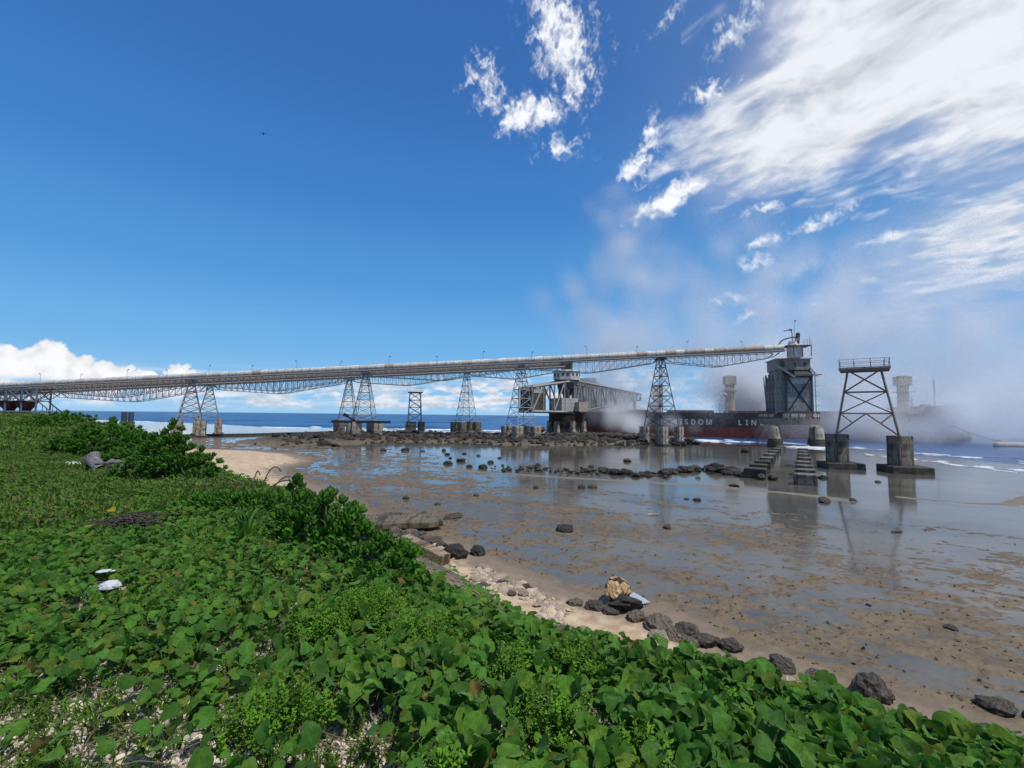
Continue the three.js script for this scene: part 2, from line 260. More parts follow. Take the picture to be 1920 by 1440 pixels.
const seaEdge = [[-180, 640], [-90, 640], [-70, 640], [-48, 600], [-43.5, 560], [-39.7, 450], [-29.3, 282], [-20.5, 250], [-13, 226], [2.7, 204], [18.8, 172], [34.7, 151], [40.8, 132], [48, 118], [70, 105], [90, 100], [180, 100]];
function edgeR(deg) { for (let i = 0; i < seaEdge.length - 1; i++) if (deg <= seaEdge[i + 1][0]) return lerp(seaEdge[i][1], seaEdge[i + 1][1], clamp((deg - seaEdge[i][0]) / (seaEdge[i + 1][0] - seaEdge[i][0]))); return 100; }

// where the terrace is bare and where the fine herb grows: x, z, half sizes
const bare = [[-2.2, -2.3, 0.7, 0.32], [-0.72, -2.05, 0.42, 0.36], [-1.9, -1.8, 0.8, 0.3], [-2.5, -2.35, 0.55, 0.3], [-2.0, -2.2, 0.4, 0.25], [-0.75, -2.2, 0.36, 0.26], [-0.62, -1.95, 0.35, 0.25], [-1.55, -2.9, 0.4, 0.16], [-3.0, -2.75, 0.4, 0.25], [-3.4, -3.6, 0.5, 0.16], [-2.6, -1.75, 0.6, 0.4], [-3.6, -4.1, 0.25, 0.2], [-1.25, -1.8, 0.3, 0.2], [-9.3, -10.7, 0.6, 0.35], [-4.6, -4.6, 0.3, 0.12], [-10.9, -11.6, 0.7, 0.3]];
const herbs = [[-1.0, -3.5, 0.42, 0.3], [-1.25, -3.15, 0.3, 0.18], [-0.6, -3.1, 0.3, 0.16], [0.2, -2.3, 0.18, 0.16], [-1.1, -2.3, 0.26, 0.16], [0.05, -2.75, 0.16, 0.12], [0.42, -2.95, 0.2, 0.14], [-0.25, -1.9, 0.22, 0.12], [1.2, -2.5, 0.2, 0.12], [0.6, -2.1, 0.14, 0.1]];
const blobs = (list, x, z) => { let m = 0; for (const [a, b, w, h] of list) m = Math.max(m, Math.exp(-(((x - a) / w) ** 2 + ((z - b) / h) ** 2))); return m; };
// the ground: one sheet, finer near the viewer
function gridGeometry(us, vs, f, colors) {
  const nu = us.length, nv = vs.length, pos = new Float32Array(nu * nv * 3), uv = new Float32Array(nu * nv * 2), col = colors ? new Float32Array(nu * nv * 3) : null, idx = new Uint32Array((nu - 1) * (nv - 1) * 6);
  for (let j = 0, k = 0; j < nv; j++) for (let i = 0; i < nu; i++, k++) { const q = f(us[i], vs[j]); pos[k * 3] = q[0]; pos[k * 3 + 1] = q[1]; pos[k * 3 + 2] = q[2]; uv[k * 2] = q[3] ?? q[0]; uv[k * 2 + 1] = q[4] ?? -q[2]; if (col) { col[k * 3] = q[5][0]; col[k * 3 + 1] = q[5][1]; col[k * 3 + 2] = q[5][2]; } }
  for (let j = 0, k = 0; j < nv - 1; j++) for (let i = 0; i < nu - 1; i++) { const a = j * nu + i, b = a + 1, c = a + nu, d = c + 1; idx[k++] = a; idx[k++] = b; idx[k++] = d; idx[k++] = a; idx[k++] = d; idx[k++] = c; }
  const g = new THREE.BufferGeometry(); g.setAttribute('position', new THREE.BufferAttribute(pos, 3)); g.setAttribute('uv', new THREE.BufferAttribute(uv, 2)); if (col) g.setAttribute('color', new THREE.BufferAttribute(col, 3)); g.setIndex(new THREE.BufferAttribute(idx, 1)); g.computeVertexNormals(); return g;
}
{
  const angles = []; for (let a = -178; a < -64; a += 4) angles.push(a); for (let a = -64; a <= 64; a += 0.19) angles.push(a); for (let a = 66; a <= 182; a += 4) angles.push(a);
  const radii = [0.02]; for (let r = 0.6; r < 760; r *= r > 11 && r < 62 ? 1.0062 : 1.0115) radii.push(r);
  const C = { algae: [0.165, 0.118, 0.066], algae2: [0.068, 0.05, 0.03], silt: [0.15, 0.115, 0.08], reef: [0.085, 0.07, 0.052], sand: [0.46, 0.325, 0.195], sandPale: [0.52, 0.395, 0.255], wetSand: [0.21, 0.155, 0.108], soil: [0.085, 0.07, 0.05], grit: [0.33, 0.29, 0.235], ledge: [0.16, 0.135, 0.1], dark: [0.05, 0.045, 0.036], bank: [0.2, 0.14, 0.085] };
  const g = gridGeometry(angles, radii, (a, r) => {
    const x = r * Math.sin(a * R), z = -r * Math.cos(a * R), q = lie(x, z);
    let c, n = fbm(x * 1.7, z * 1.7, 3), f = fbm(x * 11, z * 11, 2);
    if (q.ter) { c = mixc(C.soil, C.grit, sstep(-0.15, 0.35, fbm(x * 1.1 + 4, z * 1.1, 4) + f * 0.3 + (r < 7 ? blobs(bare, x, z) * 0.9 : 0))); }
    else if (q.s > 0) { c = mixc(C.sand, C.sandPale, sstep(-0.4, 0.5, n)); c = mixc(C.wetSand, c, sstep(0.3, 2.6, q.s + n)); if (q.t > 0.42) c = mixc(c, mixc(C.bank, C.soil, sstep(-0.2, 0.4, f + n)), sstep(0.42, 0.6, q.t + n * 0.05)); }
    else {
      c = mixc(C.silt, C.reef, sstep(-0.3, 0.4, q.big + f * 0.3));
      c = mixc(c, C.algae, sstep(-0.01, 0.022, q.h + 0.006 * f) * sstep(0.1, 1.2, -q.s)); c = mixc(c, C.algae2, sstep(0.05, 0.4, q.fine + 0.5 * f) * sstep(-0.012, 0.012, q.h) * 0.75 * sstep(0.2, 1.6, -q.s));
      c = mixc(C.wetSand, c, sstep(0.0, 1.1, -q.s + n * 1.0)); 
      if (q.ledge) c = mixc(c, mixc(C.ledge, C.wetSand, 0.5 * sstep(-0.1, 0.4, n)), q.ledge); if (q.berm) c = mixc(c, mixc(C.dark, C.reef, sstep(0.0, 0.4, n)), q.berm);
    }
    c = c.map((v) => v * (1 + 0.16 * f + 0.1 * n));
    return [x, q.h, z, x * 0.5, -z * 0.5, c];
  }, true);
  structure('ground', g, std({ vertexColors: true, roughness: 0.82, bumpMap: bumpRock, bumpScale: 0.035 }));
}

// shallow water over the reef flat: a thin clear sheet
const ripple = tex(1024, 1024, (u, v) => g1(0.5 + 0.32 * fbmTile(u * 16, v * 32, 32, 5, 0.5) + 0.12 * fbmTile(u * 64, v * 64, 64, 3)), false);
{
  const angles = []; for (let a = -180; a <= 180; a += 1) angles.push(a);
  const steps = []; for (let t = 0; t <= 1.0001; t += 1 / 24) steps.push(t);
  const g = gridGeometry(angles, steps, (a, t) => { const r = 4 * Math.pow(edgeR(a) / 4, t); const x = r * Math.sin(a * R), z = -r * Math.cos(a * R); return [x, 0, z, x / 9, -z / 9]; });
  structure('reef_water', g, new THREE.MeshPhysicalMaterial({ color: lin(0.86, 0.9, 0.88), transmission: 1, thickness: 0, ior: 1.333, roughness: 0.03, bumpMap: ripple, bumpScale: 0.008 }));
}
// the open sea beyond the reef edge
const swell = tex(1024, 1024, (u, v) => g1(0.5 + 0.38 * fbmTile(u * 8, v * 16, 16, 7, 0.62)), false);
{
  const angles = []; for (let a = -180; a < -66; a += 3) angles.push(a); for (let a = -66; a <= 66; a += 0.3) angles.push(a); for (let a = 69; a <= 180; a += 3) angles.push(a);
  const steps = []; for (let k = 0; k <= 300; k++) steps.push(k / 300);
  const g = gridGeometry(angles, steps, (a, t) => {
    const e = edgeR(a), r = e * Math.pow(40000 / e, Math.pow(t, 1.6)), x = r * Math.sin(a * R), z = -r * Math.cos(a * R), amp = sstep(0, 25, r - e) * (1 - sstep(500, 1800, r));
    return [x, -0.002 + amp * (0.5 * fbm(x * 0.045, z * 0.09, 3) + 0.12 * fbm(x * 0.3, z * 0.4, 2)), z, x / 190, -z / 190];
  });
  structure('sea', g, std({ color: lin(0.008, 0.062, 0.185), roughness: 0.3, bumpMap: swell, bumpScale: 6 }));
}

// ------------------------------------------------------------------ conveyor galleries
const lineA = { y: (x) => 23.2 + 0.0464 * x, z: (x) => -(129.76 - 0.1034 * x) }, lineB = { y: (x) => 25.4 + 0.068 * (x - 5), z: (x) => -(163.3 + 0.085 * x) };
const along = (l, x, dy = 0, dz = 0) => V(x, l.y(x) + dy, l.z(x) + dz);
function coverGeometry(len, r, seg = 18) { const g = new THREE.CylinderGeometry(r, r, len, seg, 1, false); g.rotateZ(Math.PI / 2); const uv = g.attributes.uv; for (let i = 0; i < uv.count; i++) uv.setXY(i, uv.getX(i) * 1.3, uv.getY(i) * 0.8); return g; }
const coverTints = [lin(0.88, 0.87, 0.85), lin(0.98, 0.97, 0.95), lin(0.78, 0.76, 0.73), lin(0.92, 0.88, 0.83)].map((c, i) => { const t = galvTex.clone(); t.offset.set(i * 0.27, i * 0.41); t.needsUpdate = true; return std({ map: t, color: c, roughness: 0.62 }); });
const coverDust = std({ map: galvTex, color: lin(0.4, 0.34, 0.3), roughness: 0.85 });
const coverRust = std({ map: galvTex, color: lin(0.6, 0.5, 0.42), roughness: 0.75 });
function gallery(line, x0, x1, label, rusty, pitch) {
  const g = thing('conveyor_gallery', label, 'conveyor'), dir = along(line, x1).sub(along(line, x0)).normalize(), len = (x1 - x0) / dir.x, n = Math.round(len / pitch), r = rng(rusty.seed);
  const turn = new THREE.Quaternion().setFromUnitVectors(V(1, 0, 0), dir), a = along(line, x0), step = len / n, cover = coverGeometry(step - 0.05, 0.88), band = coverGeometry(0.1, 0.915);
  for (let i = 0; i < n; i++) {
    const c = a.clone().addScaledVector(dir, (i + 0.5) * step), old = rusty.at(c.x, r());
    const m = part('cover_panel', cover, old ? (rusty.deep ? coverDust : coverRust) : coverTints[Math.floor(r() * 4)], g, [c.x, c.y, c.z]); m.quaternion.copy(turn); m.scale.set(1, 1 + (r() - 0.5) * 0.05, 1);
    const e = a.clone().addScaledVector(dir, i * step), b = part('seam_band', band, M.darkBand, g, [e.x, e.y, e.z]); b.quaternion.copy(turn);
  }
  // trough under the covers, walkway on the seaward and the landward side, kerb plate along its edge
  for (let i = 0; i < n; i += 4) {
    const p = a.clone().addScaledVector(dir, i * step), q = a.clone().addScaledVector(dir, Math.min(n, i + 4) * step - 0.02);
    bar('belt_trough', g, p.clone().add(V(0, -0.92, 0)), q.clone().add(V(0, -0.92, 0)), 0.35, M.brownSteel, 2.0).name = 'belt_trough';
    bar('walkway', g, p.clone().add(V(0, -1.0, 1.55)), q.clone().add(V(0, -1.0, 1.55)), 0.12, M.rusty, 1.0);
    bar('edge_plate', g, p.clone().add(V(0, -0.94, 2.09)), q.clone().add(V(0, -0.94, 2.09)), 0.3, M.rail, 0.06);
  }
  return g;
}
gallery(lineA, -200, 73.5, 'long white conveyor tube sloping up to the boxy loader at right', { seed: 3, at: (x, k) => (x > 30 && x < 68 && k < 0.5) || k < 0.035 }, 2.6);
gallery(lineB, -200, 19, 'far dusty brown conveyor tube ending above the round loader cabin', { seed: 5, deep: true, at: () => true }, 4);
// trusses: one for each span
function truss(line, x0, x1, belly, label) {
  const g = thing('truss_span', label, 'truss'), n = Math.max(8, Math.round((x1 - x0) / 2.0));
  const depth = (t) => (t <= 0.001 || t >= 0.999 ? 0.25 : belly * (0.36 + 0.64 * Math.min(1, 2.1 * Math.min(t, 1 - t))));
  for (const dz of [1.5, -1.5]) {
    const top = (t) => along(line, lerp(x0, x1, t), -1.25, dz), low = (t) => top(t).add(V(0, -depth(t), 0));
    bar('top_chord', g, top(0), top(1), 0.2, M.steel);
    for (let i = 0; i < n; i++) {
      const t = i / n, u = (i + 1) / n;
      bar('bottom_chord', g, low(t), low(u), 0.18, M.steel);
      if (i > 0) bar('upright', g, top(t), low(t), 0.1, M.steel);
      if (t < 0.5) bar('diagonal', g, top(t), low(u), 0.085, M.steel); else bar('diagonal', g, low(t), top(u), 0.085, M.steel);
    }
  }
  for (let i = 1; i < n; i += 2) { const t = i / n, p = along(line, lerp(x0, x1, t), -1.25 - depth(t), 1.5); bar('cross_strut', g, p, p.clone().add(V(0, 0, -3)), 0.1, M.steel); }
  return g;
}
const aStops = [-196, -148, -99, -43.4, 2.6, 41.3, 72], aBelly = [4.2, 4.4, 4.5, 3.5, 3.2, 3.1], aWords = ['in front of the rusty hoppers at the left edge', 'left of the tall lattice tower beside the leafy shrub', 'longest span, right of the tower beside the leafy shrub', 'between the timber-topped pier and the next near tower', 'crossing in front of the round white cabin', 'last span leading into the boxy loader'];
for (let i = 0; i < 6; i++) truss(lineA, aStops[i] + 0.2, aStops[i + 1] - 0.2, aBelly[i], 'near conveyor truss, ' + aWords[i]);
const bStops = [-196, -151, -103, -57, -16, 19], bWords = ['behind the rusty hoppers at the left edge', 'behind the leftmost wide view of open sea', 'right of the smaller tower behind the leafy shrub', 'above the railed lattice platform tower', 'ending at the round white cabin'];
for (let i = 0; i < 5; i++) truss(lineB, bStops[i] + 0.2, bStops[i + 1] - 0.2, [4.2, 4.4, 4.2, 3.6, 3.2][i], 'far conveyor truss, ' + bWords[i]);
// lamps on posts above the tube
{
  const xs = []; for (let x = -150; x < 66; x += 14.2) xs.push(x);
  xs.forEach((x, i) => {
    const base = along(lineA, x + (rnd() - 0.5) * 2, 0.6, 0.55), h = i % 2 ? 1.5 : 2.3;
    const g = thing('walkway_lamp', 'small lamp on a thin post above the near conveyor tube', 'lamp', base.toArray(), 0, 'lamp posts along the conveyor');
    rod('post', g, V(0, 0, 0), V(0, h, 0), 0.035, M.steelDark); const a = 0.5 * (i % 3 ? 1 : -1); rod('arm', g, V(0, h, 0), V(a * 0.6, h + 0.15, 0), 0.03, M.steelDark);
    part('lamp_head', new THREE.SphereGeometry(0.2, 8, 6), M.steelDark, g, [a * 0.6, h + 0.12, 0]).scale.set(1.2, 0.8, 0.8);
  });
}

// ------------------------------------------------------------------ lattice towers on concrete piers
function lattice(g, base, top, y0, y1, levels, w, mat, turn, lower = 'x') {   // base and top: half sizes [x, z]
  const c = Math.cos(turn), s = Math.sin(turn), at = (sx, sz, t) => { const hx = lerp(base[0], top[0], t) * sx, hz = lerp(base[1], top[1], t) * sz; return V(hx * c + hz * s, lerp(y0, y1, t), -hx * s + hz * c); };
  const corners = [[-1, 1], [1, 1], [1, -1], [-1, -1]];
  for (const [a, b] of corners) bar('leg', g, at(a, b, 0), at(a, b, 1), w * 1.6, mat);
  levels.forEach((t, k) => {
    const u = levels[k + 1];
    corners.forEach(([a, b], i) => {
      const [d, e] = corners[(i + 1) % 4];
      if (k > 0) bar('ring_beam', g, at(a, b, t), at(d, e, t), w * 1.1, mat);
      if (u === undefined) return;
      if (k === 0 && lower === 'v') { const m = at(a, b, u).add(at(d, e, u)).multiplyScalar(0.5); bar('brace', g, at(a, b, 0), m, w * 1.2, mat); bar('brace', g, at(d, e, 0), m, w * 1.2, mat); bar('brace', g, at(a, b, 0).lerp(m, 0.55), at(a, b, u), w * 0.8, mat); bar('brace', g, at(d, e, 0).lerp(m, 0.55), at(d, e, u), w * 0.8, mat); return; }
      bar('brace', g, at(a, b, t), at(d, e, u), w * 0.8, mat); bar('brace', g, at(d, e, t), at(a, b, u), w * 0.8, mat);
    });
  });
  return at;
}
const pierMats = [M.concrete, M.oldConcrete];
let pierKind = 0;
function pier(x, z, w, d, y1, turn, label, mat, foot = 0, group) {
  const g = thing('concrete_pier', label, 'pier', [x, 0, z], turn, group);
  const q = roughen(chamfered(w, y1 + 0.6, d, 0.06), 0.03, 0.8, x); part('shaft', q, mat, g, [0, -0.6, 0]);
  if (foot) part('footing', roughen(chamfered(w + foot, 1.1, d + foot, 0.1), 0.08, 0.7, z), M.wetConcrete, g, [0, -0.6, 0]);
  return g;
}
function towerOn(line, x, s, pierTop, label, pierWords, pierMat, pw, mat) {
  const turn = 0.55, z = line.z(x), top = line.y(x) - 1.5;
  const g = thing('lattice_tower', label, 'tower', [x, 0, z], 0, 'lattice towers that carry the conveyors');
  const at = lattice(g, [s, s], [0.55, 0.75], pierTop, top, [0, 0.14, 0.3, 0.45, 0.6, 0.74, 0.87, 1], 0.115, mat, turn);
  part('cap_beam', boxM(2.2, 0.5, 3.4), mat, g, [0, top, 0]);
  [[-1, 1], [1, 1], [1, -1], [-1, -1]].forEach(([a, b], i) => { const p = at(a, b, 0); pier(x + p.x, z + p.z, pw, pw * (0.9 + 0.2 * rnd()), pierTop, turn + (rnd() - 0.5) * 0.1, ['near left', 'near right', 'far right', 'far left'][i] + ' stained concrete pier of four under ' + pierWords, pierMat, pw * 0.5, 'piers under the conveyor towers'); });
  return g;
}
towerOn(lineA, -99, 3.1, 4.9, 'near tall lattice tower rising behind the leafy shrub at left', 'the near tower behind the leafy shrub', M.concrete, 2.4, M.steel);
towerOn(lineA, -43.4, 3.0, 5.2, 'lattice tower standing on the broad pier with a dark timber across', 'the tower with a dark timber across', M.concrete, 2.6, M.steel);
towerOn(lineA, 2.6, 3.0, 4.6, 'lattice tower standing just left of the round white cabin', 'the tower left of the round cabin', M.concrete, 2.3, M.steel);
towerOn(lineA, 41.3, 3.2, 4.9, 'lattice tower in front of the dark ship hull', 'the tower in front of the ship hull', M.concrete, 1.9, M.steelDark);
towerOn(lineB, -103, 3.0, 5.3, 'smaller far lattice tower right of the one behind the leafy shrub', 'the far tower right of the leafy shrub', M.concrete, 2.0, M.steel);
towerOn(lineB, -57, 2.8, 5.4, 'narrow far lattice tower left of the timber-topped pier tower', 'the far tower by the timber-topped pier', M.oldConcrete, 2.4, M.steel);
towerOn(lineB, -16.2, 2.9, 5.0, 'far lattice tower rising between the railed platform and the round cabin', 'the far tower on the rubble berm', M.oldConcrete, 2.4, M.steel);
{ // dark timber lying across the pier tops, with a dropped plank on it
  const g = thing('timber_beam', 'long dark timber laid across the tops of concrete piers', 'beam', [-43.4, 5.25, lineA.z(-43.4) + 4.6], 0.02);
  part('beam', boxM(16.6, 0.7, 0.8), M.black, g, [0.6, 0.0, 0.3]);
  const d = thing('broken_plank', 'dark broken plank leaning on the timber between tower legs', 'plank', [-46.2, 5.6, lineA.z(-43.4) + 4.8], 0);
  bar('board', d, V(-1.6, 1.6, 0), V(1.7, 0, 0), 0.5, M.black, 0.3); bar('board_end', d, V(-1.7, 1.75, 0.1), V(-0.2, 1.2, 0.1), 0.9, M.black, 0.2);
}
// small railed platform tower far out
{
  const x = -35.6, z = -167, g = thing('platform_tower', 'small square lattice tower with a railed platform on the rubble berm', 'tower', [x, 0, z]);
  lattice(g, [2.35, 2.35], [1.9, 1.9], 4.9, 15.4, [0, 0.26, 0.5, 0.75, 1], 0.17, M.steel, 0.25);
  part('platform', boxM(5.2, 0.35, 5.2), M.steelDark, g, [0, 15.6, 0], [0, 0.25, 0]);
  for (const [a, b] of [[-1, -1], [1, -1], [1, 1], [-1, 1]]) rod('rail_post', g, V(a * 2.4, 15.7, b * 2.4), V(a * 2.4, 17.2, b * 2.4), 0.05, M.steelPale);
  for (const y of [16.4, 17.2]) for (const b of [-2.4, 2.4]) { rod('hand_rail', g, V(-2.4, y, b), V(2.4, y, b), 0.045, M.steelPale); rod('hand_rail', g, V(b, y, -2.4), V(b, y, 2.4), 0.045, M.steelPale); }
  pier(x - 1, z + 1.6, 3.6, 3.4, 4.9, 0.15, 'left concrete pier under the small platform tower', M.oldConcrete, 1.5); pier(x + 2.6, z + 0.6, 2.4, 3.4, 4.9, 0.15, 'right concrete pier under the small platform tower', M.oldConcrete, 1.2);
}
// large railed platform tower at the right
{
  const x = 53.8, z = -69, turn = -0.66, g = thing('platform_tower', 'large rusty lattice tower with a railed platform at the right', 'tower', [x, 0, z]);
  const rm = std({ color: lin(0.24, 0.175, 0.15), roughness: 0.8 });
  lattice(g, [3.75, 1.25], [2.0, 0.9], 5.1, 15.0, [0, 0.33, 0.66, 1], 0.105, rm, turn, 'v');
  const deck = part('platform', boxM(6.2, 0.28, 4.0), M.greyPanel, g, [0, 15.2, 0], [0, turn, 0]);
  for (const k of [-1, 0, 1]) part('deck_beam', boxM(6.0, 0.3, 0.18), rm, g, [k * 1.5 * Math.sin(turn), 14.92, k * 1.5 * Math.cos(turn)], [0, turn, 0]);
  const c = Math.cos(turn), s = Math.sin(turn), P = (u, y, v) => V(u * c + v * s, y, -u * s + v * c);
  for (const v of [-1.9, 1.9]) { for (const u of [-3, -1.2, 0.8, 2.4, 3]) rod('rail_post', g, P(u, 15.3, v), P(u, 16.55, v), 0.04, rm); for (const y of [15.9, 16.55]) rod('hand_rail', g, P(-3, y, v), P(3, y, v), 0.035, rm); }
  for (const u of [-3, 3]) for (const y of [15.9, 16.55]) rod('hand_rail', g, P(u, y, -1.9), P(u, y, 1.9), 0.035, rm);
  const pl = (u, label) => { const p = P(u, 0, 0), q = thing('concrete_pier', label, 'pier', [x + p.x, 0, z + p.z], 0.1); part('shaft', roughen(chamfered(2.3, 4.4, 2.0, 0.08), 0.05, 0.7, u), M.oldConcrete, q, [0, 0.75, 0]); const f = part('footing', roughen(chamfered(5.0, 1.3, 4.2, 0.12), 0.1, 0.6, u + 4), M.wetConcrete, q, [0.2, -0.45, 0.3], [0, -0.3, 0]); return q; };
  pl(-3.75, 'left square stained pier under the large rusty platform tower'); pl(3.75, 'right square stained pier under the large rusty platform tower');
}

// ------------------------------------------------------------------ boom loaders
function boom(g, p, q, hw, y0, y1, n, w, mat, names = ['boom_chord', 'boom_upright', 'boom_diagonal', 'boom_strut']) {   // two side trusses from p to q (plan points), heights [low, top] at both ends
  const d = V(q[0] - p[0], 0, q[1] - p[1]), side = V(-d.z, 0, d.x).normalize();
  const at = (t, k, up) => V(lerp(p[0], q[0], t), up ? lerp(y0[1], y1[1], t) : lerp(y0[0], y1[0], t), lerp(p[1], q[1], t)).addScaledVector(side, k * lerp(hw[0], hw[1], t));
  for (const k of [-1, 1]) {
    bar(names[0], g, at(0, k, 0), at(1, k, 0), w * 1.3, mat); bar(names[0], g, at(0, k, 1), at(1, k, 1), w * 1.3, mat);
    for (let i = 0; i <= n; i++) { bar(names[1], g, at(i / n, k, 0), at(i / n, k, 1), w, mat); if (i < n) { const up = i % 2; bar(names[2], g, at(i / n, k, up), at((i + 1) / n, k, 1 - up), w * 0.9, mat); } }
  }
  for (let i = 0; i <= n; i++) for (const up of [0, 1]) bar(names[3], g, at(i / n, -1, up), at(i / n, 1, up), w * 0.8, mat);
  return at;
}
{ // far loader: round cabin on a drum, boom swung away over the ship
  const x = 20, z = -165, f = thing('drum_foundation', 'dark rusty drum on concrete columns under the round-cabin loader', 'foundation', [x, 0, z]);
  part('drum', new THREE.CylinderGeometry(6.5, 6.5, 3.0, 40, 1), std({ map: rustTex, color: lin(0.3, 0.26, 0.24), roughness: 0.9 }), f, [0, 7.1, 0]);
  part('drum_rim', new THREE.CylinderGeometry(6.75, 6.75, 0.35, 40), M.black, f, [0, 8.5, 0]); part('core', new THREE.CylinderGeometry(5.2, 5.6, 6.2, 24), M.oldConcrete, f, [0, 2.5, 0]);
  for (let i = 0; i < 7; i++) { const a = i / 7 * 6.283 + 0.2; part('column', roughen(new THREE.CylinderGeometry(1.0, 1.25, 6.4, 14, 4), 0.08, 0.8, i), M.concrete, f, [Math.sin(a) * 6.2, 2.5, Math.cos(a) * 6.2]); }
  const g = thing('boom_loader', 'pale steel loader with octagonal white cabin and long boom in dust', 'loader', [x, 0, z]);
  const pale = std({ map: galvTex, color: lin(0.42, 0.42, 0.41), roughness: 0.75 }), pale2 = std({ map: galvTex, color: lin(0.34, 0.345, 0.35), roughness: 0.75 });
  const dx = 0.735, dz = -0.678;   // boom direction in plan
  boom(g, [-dx * 21, -dz * 21], [0, 0], [3.2, 3.6], [8.9, 16.9], [8.9, 20.2], 4, 0.5, pale);
  boom(g, [dx * 0.4, dz * 0.4], [dx * 46, dz * 46], [3.6, 2.2], [8.9, 20.2], [14.8, 17.2], 14, 0.36, pale2);
  part('counterweight', boxM(6.0, 6.6, 6.2), M.darkPanel, g, [-dx * 17.5, 12.4, -dz * 17.5], [0, Math.atan2(-dz, dx), 0]);
  part('counterweight_cap', boxM(6.2, 1.6, 6.4), M.greyPanel, g, [-dx * 17.3, 16.4 - 0.6, -dz * 17.3], [0, Math.atan2(-dz, dx), 0]);
  for (let i = 0; i < 8; i++) { const s = -20.8 + i * 0.9; bar('grille_bar', g, V(-dx * 20.9 - 0.678 * (i - 3.5) * 0.8, 8.9, -dz * 20.9 - 0.735 * (i - 3.5) * 0.8), V(-dx * 20.9 - 0.678 * (i - 3.5) * 0.8, 10.2, -dz * 20.9 - 0.735 * (i - 3.5) * 0.8), 0.18, M.steelDark); }
  part('machine_house', boxM(7, 4.8, 7), M.greyPanel, g, [-1.2, 11.4, 2.2], [0, 0.5, 0]);
  part('winch_house', boxM(3.6, 3.4, 3.4), std({ map: galvTex, color: lin(0.62, 0.58, 0.5), roughness: 0.8 }), g, [4.6, 10.8, 5], [0, 0.3, 0]);
  part('turntable', new THREE.CylinderGeometry(5.4, 5.4, 0.5, 32), M.steelDark, g, [0, 8.93, 0]);
  for (let i = 0; i < 6; i++) { const a = i / 6 * 6.283; rod('mast_leg', g, V(Math.sin(a) * 3.2, 9.1, Math.cos(a) * 3.2), V(Math.sin(a) * 2.8, 20.3, Math.cos(a) * 2.8), 0.42, M.steelDark); }
  part('mast_ring', new THREE.CylinderGeometry(3.7, 3.4, 2.6, 20), M.steelDark, g, [0, 18.8, 0]);
  part('chute_cone', new THREE.CylinderGeometry(2.6, 0.9, 3.6, 18), M.steelDark, g, [0, 15.6, 0]);
  const cab = part('cabin', new THREE.CylinderGeometry(5.0, 5.0, 3.1, 8, 1), std({ map: galvTex, color: lin(0.82, 0.83, 0.84), roughness: 0.75, flatShading: true }), g, [0, 22.0, 0], [0, 0.15, 0]);
  part('cabin_roof', new THREE.CylinderGeometry(4.4, 5.25, 0.5, 8, 1), M.steelPale, g, [0, 23.8, 0], [0, 0.15, 0]);
  for (let i = 0; i < 8; i++) { const a = 0.15 + (i + 0.5) / 8 * 6.283; for (const o of [-0.9, 0.9]) part('cabin_window', boxM(0.7, 0.9, 0.12), M.window, g, [Math.sin(a) * 4.65 + Math.cos(a) * o, 22.3, Math.cos(a) * 4.65 - Math.sin(a) * o], [0, a, 0]); }
  // head frame that receives the far conveyor
  for (const [a, b] of [[-1, -1], [1, -1], [1, 1], [-1, 1]]) bar('head_leg', g, V(a * 1.6, 24, b * 1.6), V(a * 1.6, 27.4, b * 1.6), 0.3, M.rusty);
  part('head_chute', boxM(2.6, 3.0, 2.6), M.rusty, g, [0, 25.7, 0]); part('head_deck', boxM(4.6, 0.2, 4.6), M.rusty, g, [0, 27.45, 0]);
  const tip = [dx * 44.5, dz * 44.5]; rod('loading_spout', g, V(tip[0], 16.4, tip[1]), V(tip[0], 7.5, tip[1]), 0.7, M.steelPale); rod('tip_mast', g, V(tip[0], 16.4, tip[1]), V(tip[0], 19.4, tip[1]), 0.12, M.steelPale);
  for (let i = 0; i < 10; i++) { const t = i / 9, yy = lerp(20.2, 17.4, t); rod('boom_rail_post', g, V(lerp(4, 44, t) * dx - 2.6 * 0.678, yy, lerp(4, 44, t) * dz - 2.6 * 0.735), V(lerp(4, 44, t) * dx - 2.6 * 0.678, yy + 1.2, lerp(4, 44, t) * dz - 2.6 * 0.735), 0.05, M.steelPale); }
}
